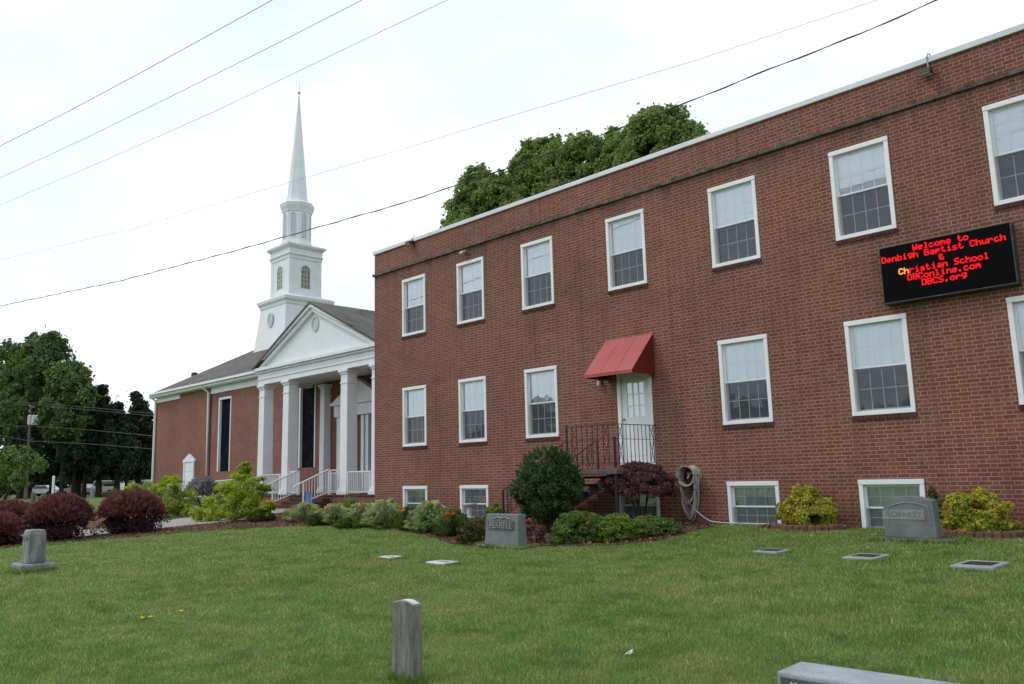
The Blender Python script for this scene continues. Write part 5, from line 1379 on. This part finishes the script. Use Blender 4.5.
# far woods behind the photographer, seen only in the window glass
P = []; Nn = []
for k in range(34):
    a = R(198+k*5.0); rr = 42+8*math.sin(k*1.7); hgt = 3.6+1.2*math.sin(k*2.3)+.7*math.sin(k*.9)
    c = np.array([math.cos(a)*rr, math.sin(a)*rr, hgt*.5]); p_, n_ = blob_points(c, (5.2, 4.2, hgt*.62), 1500, 22, .34); P.append(p_); Nn.append(n_)
tag(soup('woodland', leaf_quads(np.concatenate(P), np.concatenate(Nn), .8), 4, 'leaf_woods'), 'distant line of woods mirrored in the window panes', None, None, 'stuff')

# ------------------------------------------------------------------ utility pole and wires
d_ = ray(25.7, 499.5); pb = d_*GFAR/d_[2]; ptop = atX(31.0, 407, pb[0]); ptop = at(31.0, 407, pb[1])
up = thing('utility_pole', 'leaning wooden utility pole with pale transformers in front of the far trees', 'utility pole', pb)
MB().tube([pb-[0, 0, .3], (pb+ptop)/2, ptop], [.19, .16, .13], 10).build('pole', 'pole_wood', up)
sc_ = depth(pb)/FPX
for k, (u, v) in enumerate(((30.0, 420), (34.0, 420), (37.5, 420))):
    c = at(u, v, pb[1]-.3+.15*k); MB().lathe([(.2, c[2]-.5), (.23, c[2]-.45), (.23, c[2]+.42), (.15, c[2]+.5)], (c[0], c[1]), 12).build('transformer', 'transformer', up)
ca = at(29, 405.5, pb[1]); cb = at(35, 407.5, pb[1]); MB().beam(ca, cb, .12, .12).build('crossarm', 'pole_wood', up)
def wire(p, r, label, grp, mat, twist=False, name='power_line'):
    mb = MB(); P_ = [Vector(tuple(map(float, q))) for q in p]; fine = []
    for i in range(len(P_)-1):
        for k in range(10): fine.append(P_[i].lerp(P_[i+1], k/10))
    fine.append(P_[-1])
    mb.tube(fine, r, 6)
    o = mb.build(name, mat, org=tuple(fine[0]), smooth=True)
    if twist:
        fine2 = []
        m2 = MB(); 
        pts2 = []
        tot = 0
        for i in range(len(P_)-1):
            seg = (P_[i+1]-P_[i]); n = max(2, int(seg.length/.12))
            for k in range(n):
                q = P_[i].lerp(P_[i+1], k/n); tot += seg.length/n; pts2.append(q+Vector((0, math.sin(tot*4.2)*.014, math.cos(tot*4.2)*.014)))
        m2.tube(pts2, r*.8, 5); c = m2.build('outer_strand', mat, o, smooth=True)
    return tag(o, label, 'wire', grp)
G = 'overhead wires crossing the sky'
def plan_wire(pts, z0, extend=6.0):
    """points of a sagging wire hung between two poles: taken in the vertical plane through its ends"""
    a = ray(*pts[0]); a = a*z0/a[2]; b = ray(*pts[-1]); b = b*z0/b[2]
    n_ = np.array([b[1]-a[1], a[0]-b[0], 0]); n_ = n_/np.linalg.norm(n_); c0 = a@n_; out = []
    for p in pts:
        d = ray(*p); out.append(d*c0/(d@n_))
    out = [out[0]+(out[0]-out[1])*extend/np.linalg.norm(out[0]-out[1])] + out + [out[-1]+(out[-1]-out[-2])*extend/np.linalg.norm(out[-1]-out[-2])]
    return out
wire(plan_wire([(0, 146), (70, 110.5), (140, 73), (210, 34.5), (272, 0)], 7.5), .0065, 'topmost thin wire crossing the upper left corner of the sky', G, 'cable_light')
wire(plan_wire([(0, 178), (90, 136), (180, 92), (275, 44.5), (362, 0)], 7.5), .0055, 'thin wire second from the top at the upper left', G, 'cable_light')
wire(plan_wire([(0, 205), (110, 158), (220, 109), (330, 56), (447, 0)], 7.5), .0045, 'thin wire third from the top passing left of the spire tip', G, 'cable_light')
wire(plan_wire([(0, 260), (135, 228), (270, 188), (400, 150), (512, 115.5), (700, 59), (877, 0)], 7.5), .0045, 'thin wire crossing the middle of the white spire', G, 'cable_light')
wire(plan_wire([(0, 306), (120, 281), (240, 249.5), (400, 204), (512, 167), (650, 117.5), (770, 69), (860, 34), (937, 0)], 7.2), .008, 'thick twisted black cable crossing in front of the steeple and trees', G, 'cable', True)
G2 = 'distant wires on the utility pole'
for (pts, lab) in (([(-60, 402.5), (33, 403), (90, 407.5), (165, 414.5)], 'uppermost distant wire from the utility pole'), ([(-60, 404), (31, 405), (90, 410), (165, 417)], 'second distant wire from the top on the utility pole'), ([(-60, 427), (32, 426), (90, 430), (165, 437)], 'distant wire below the transformers on the utility pole'), ([(-60, 424), (30, 441), (90, 444), (165, 450)], 'lowest distant wire among the dark conifers')):
    wire([at(u, v, pb[1]) for u, v in pts], .02, lab, G2, 'cable_far')

# ------------------------------------------------------------------ world and sun
w = bpy.data.worlds.new('World'); scene.world = w; w.use_nodes = True; nt = w.node_tree; nt.nodes.clear()
out = N(nt, 'ShaderNodeOutputWorld'); sky = N(nt, 'ShaderNodeTexSky'); sky.sky_type = 'NISHITA'; sky.sun_disc = False
SUN_EL = R(52); sdir = np.array([-.62, -.60]); sdir = sdir/np.linalg.norm(sdir)
SUN_ROT = math.atan2(sdir[0], sdir[1])
sky.sun_elevation = SUN_EL; sky.sun_rotation = SUN_ROT
b1_ = N(nt, 'ShaderNodeBackground'); b1_.inputs[1].default_value = .05; L(nt, sky.outputs[0], b1_.inputs[0])
tc = N(nt, 'ShaderNodeTexCoord'); mp = N(nt, 'ShaderNodeMapping'); mp.inputs['Scale'].default_value = (1, 1, 2.2); L(nt, tc.outputs['Generated'], mp.inputs[0])
nz = noise(nt, 1.7, 6, .55, mp.outputs[0])
cc_ = ramp(nt, nz, [(.38, (.60, .665, .735)), (.50, (.72, .755, .79)), (.60, (.86, .87, .88))])
b2_ = N(nt, 'ShaderNodeBackground'); b2_.inputs[1].default_value = 1.22; L(nt, cc_, b2_.inputs[0])
ad = N(nt, 'ShaderNodeAddShader'); L(nt, b1_.outputs[0], ad.inputs[0]); L(nt, b2_.outputs[0], ad.inputs[1]); L(nt, ad.outputs[0], out.inputs[0])
sl_ = bpy.data.lights.new('sun', 'SUN'); sl_.energy = .95; sl_.angle = R(14); sl_.color = (1, .96, .9)
so = bpy.data.objects.new('sun', sl_); COL.objects.link(so)
dv = Vector((-sdir[0]*math.cos(SUN_EL), -sdir[1]*math.cos(SUN_EL), -math.sin(SUN_EL)))
so.rotation_euler = dv.to_track_quat('-Z', 'Y').to_euler(); so.location = (-20, -20, 30)
scene.view_settings.view_transform = 'Standard'; scene.view_settings.look = 'None'; scene.view_settings.exposure = 0; scene.view_settings.gamma = 1
scene.cycles.max_bounces = 6; scene.cycles.transparent_max_bounces = 12
scene.cycles.diffuse_bounces = 3
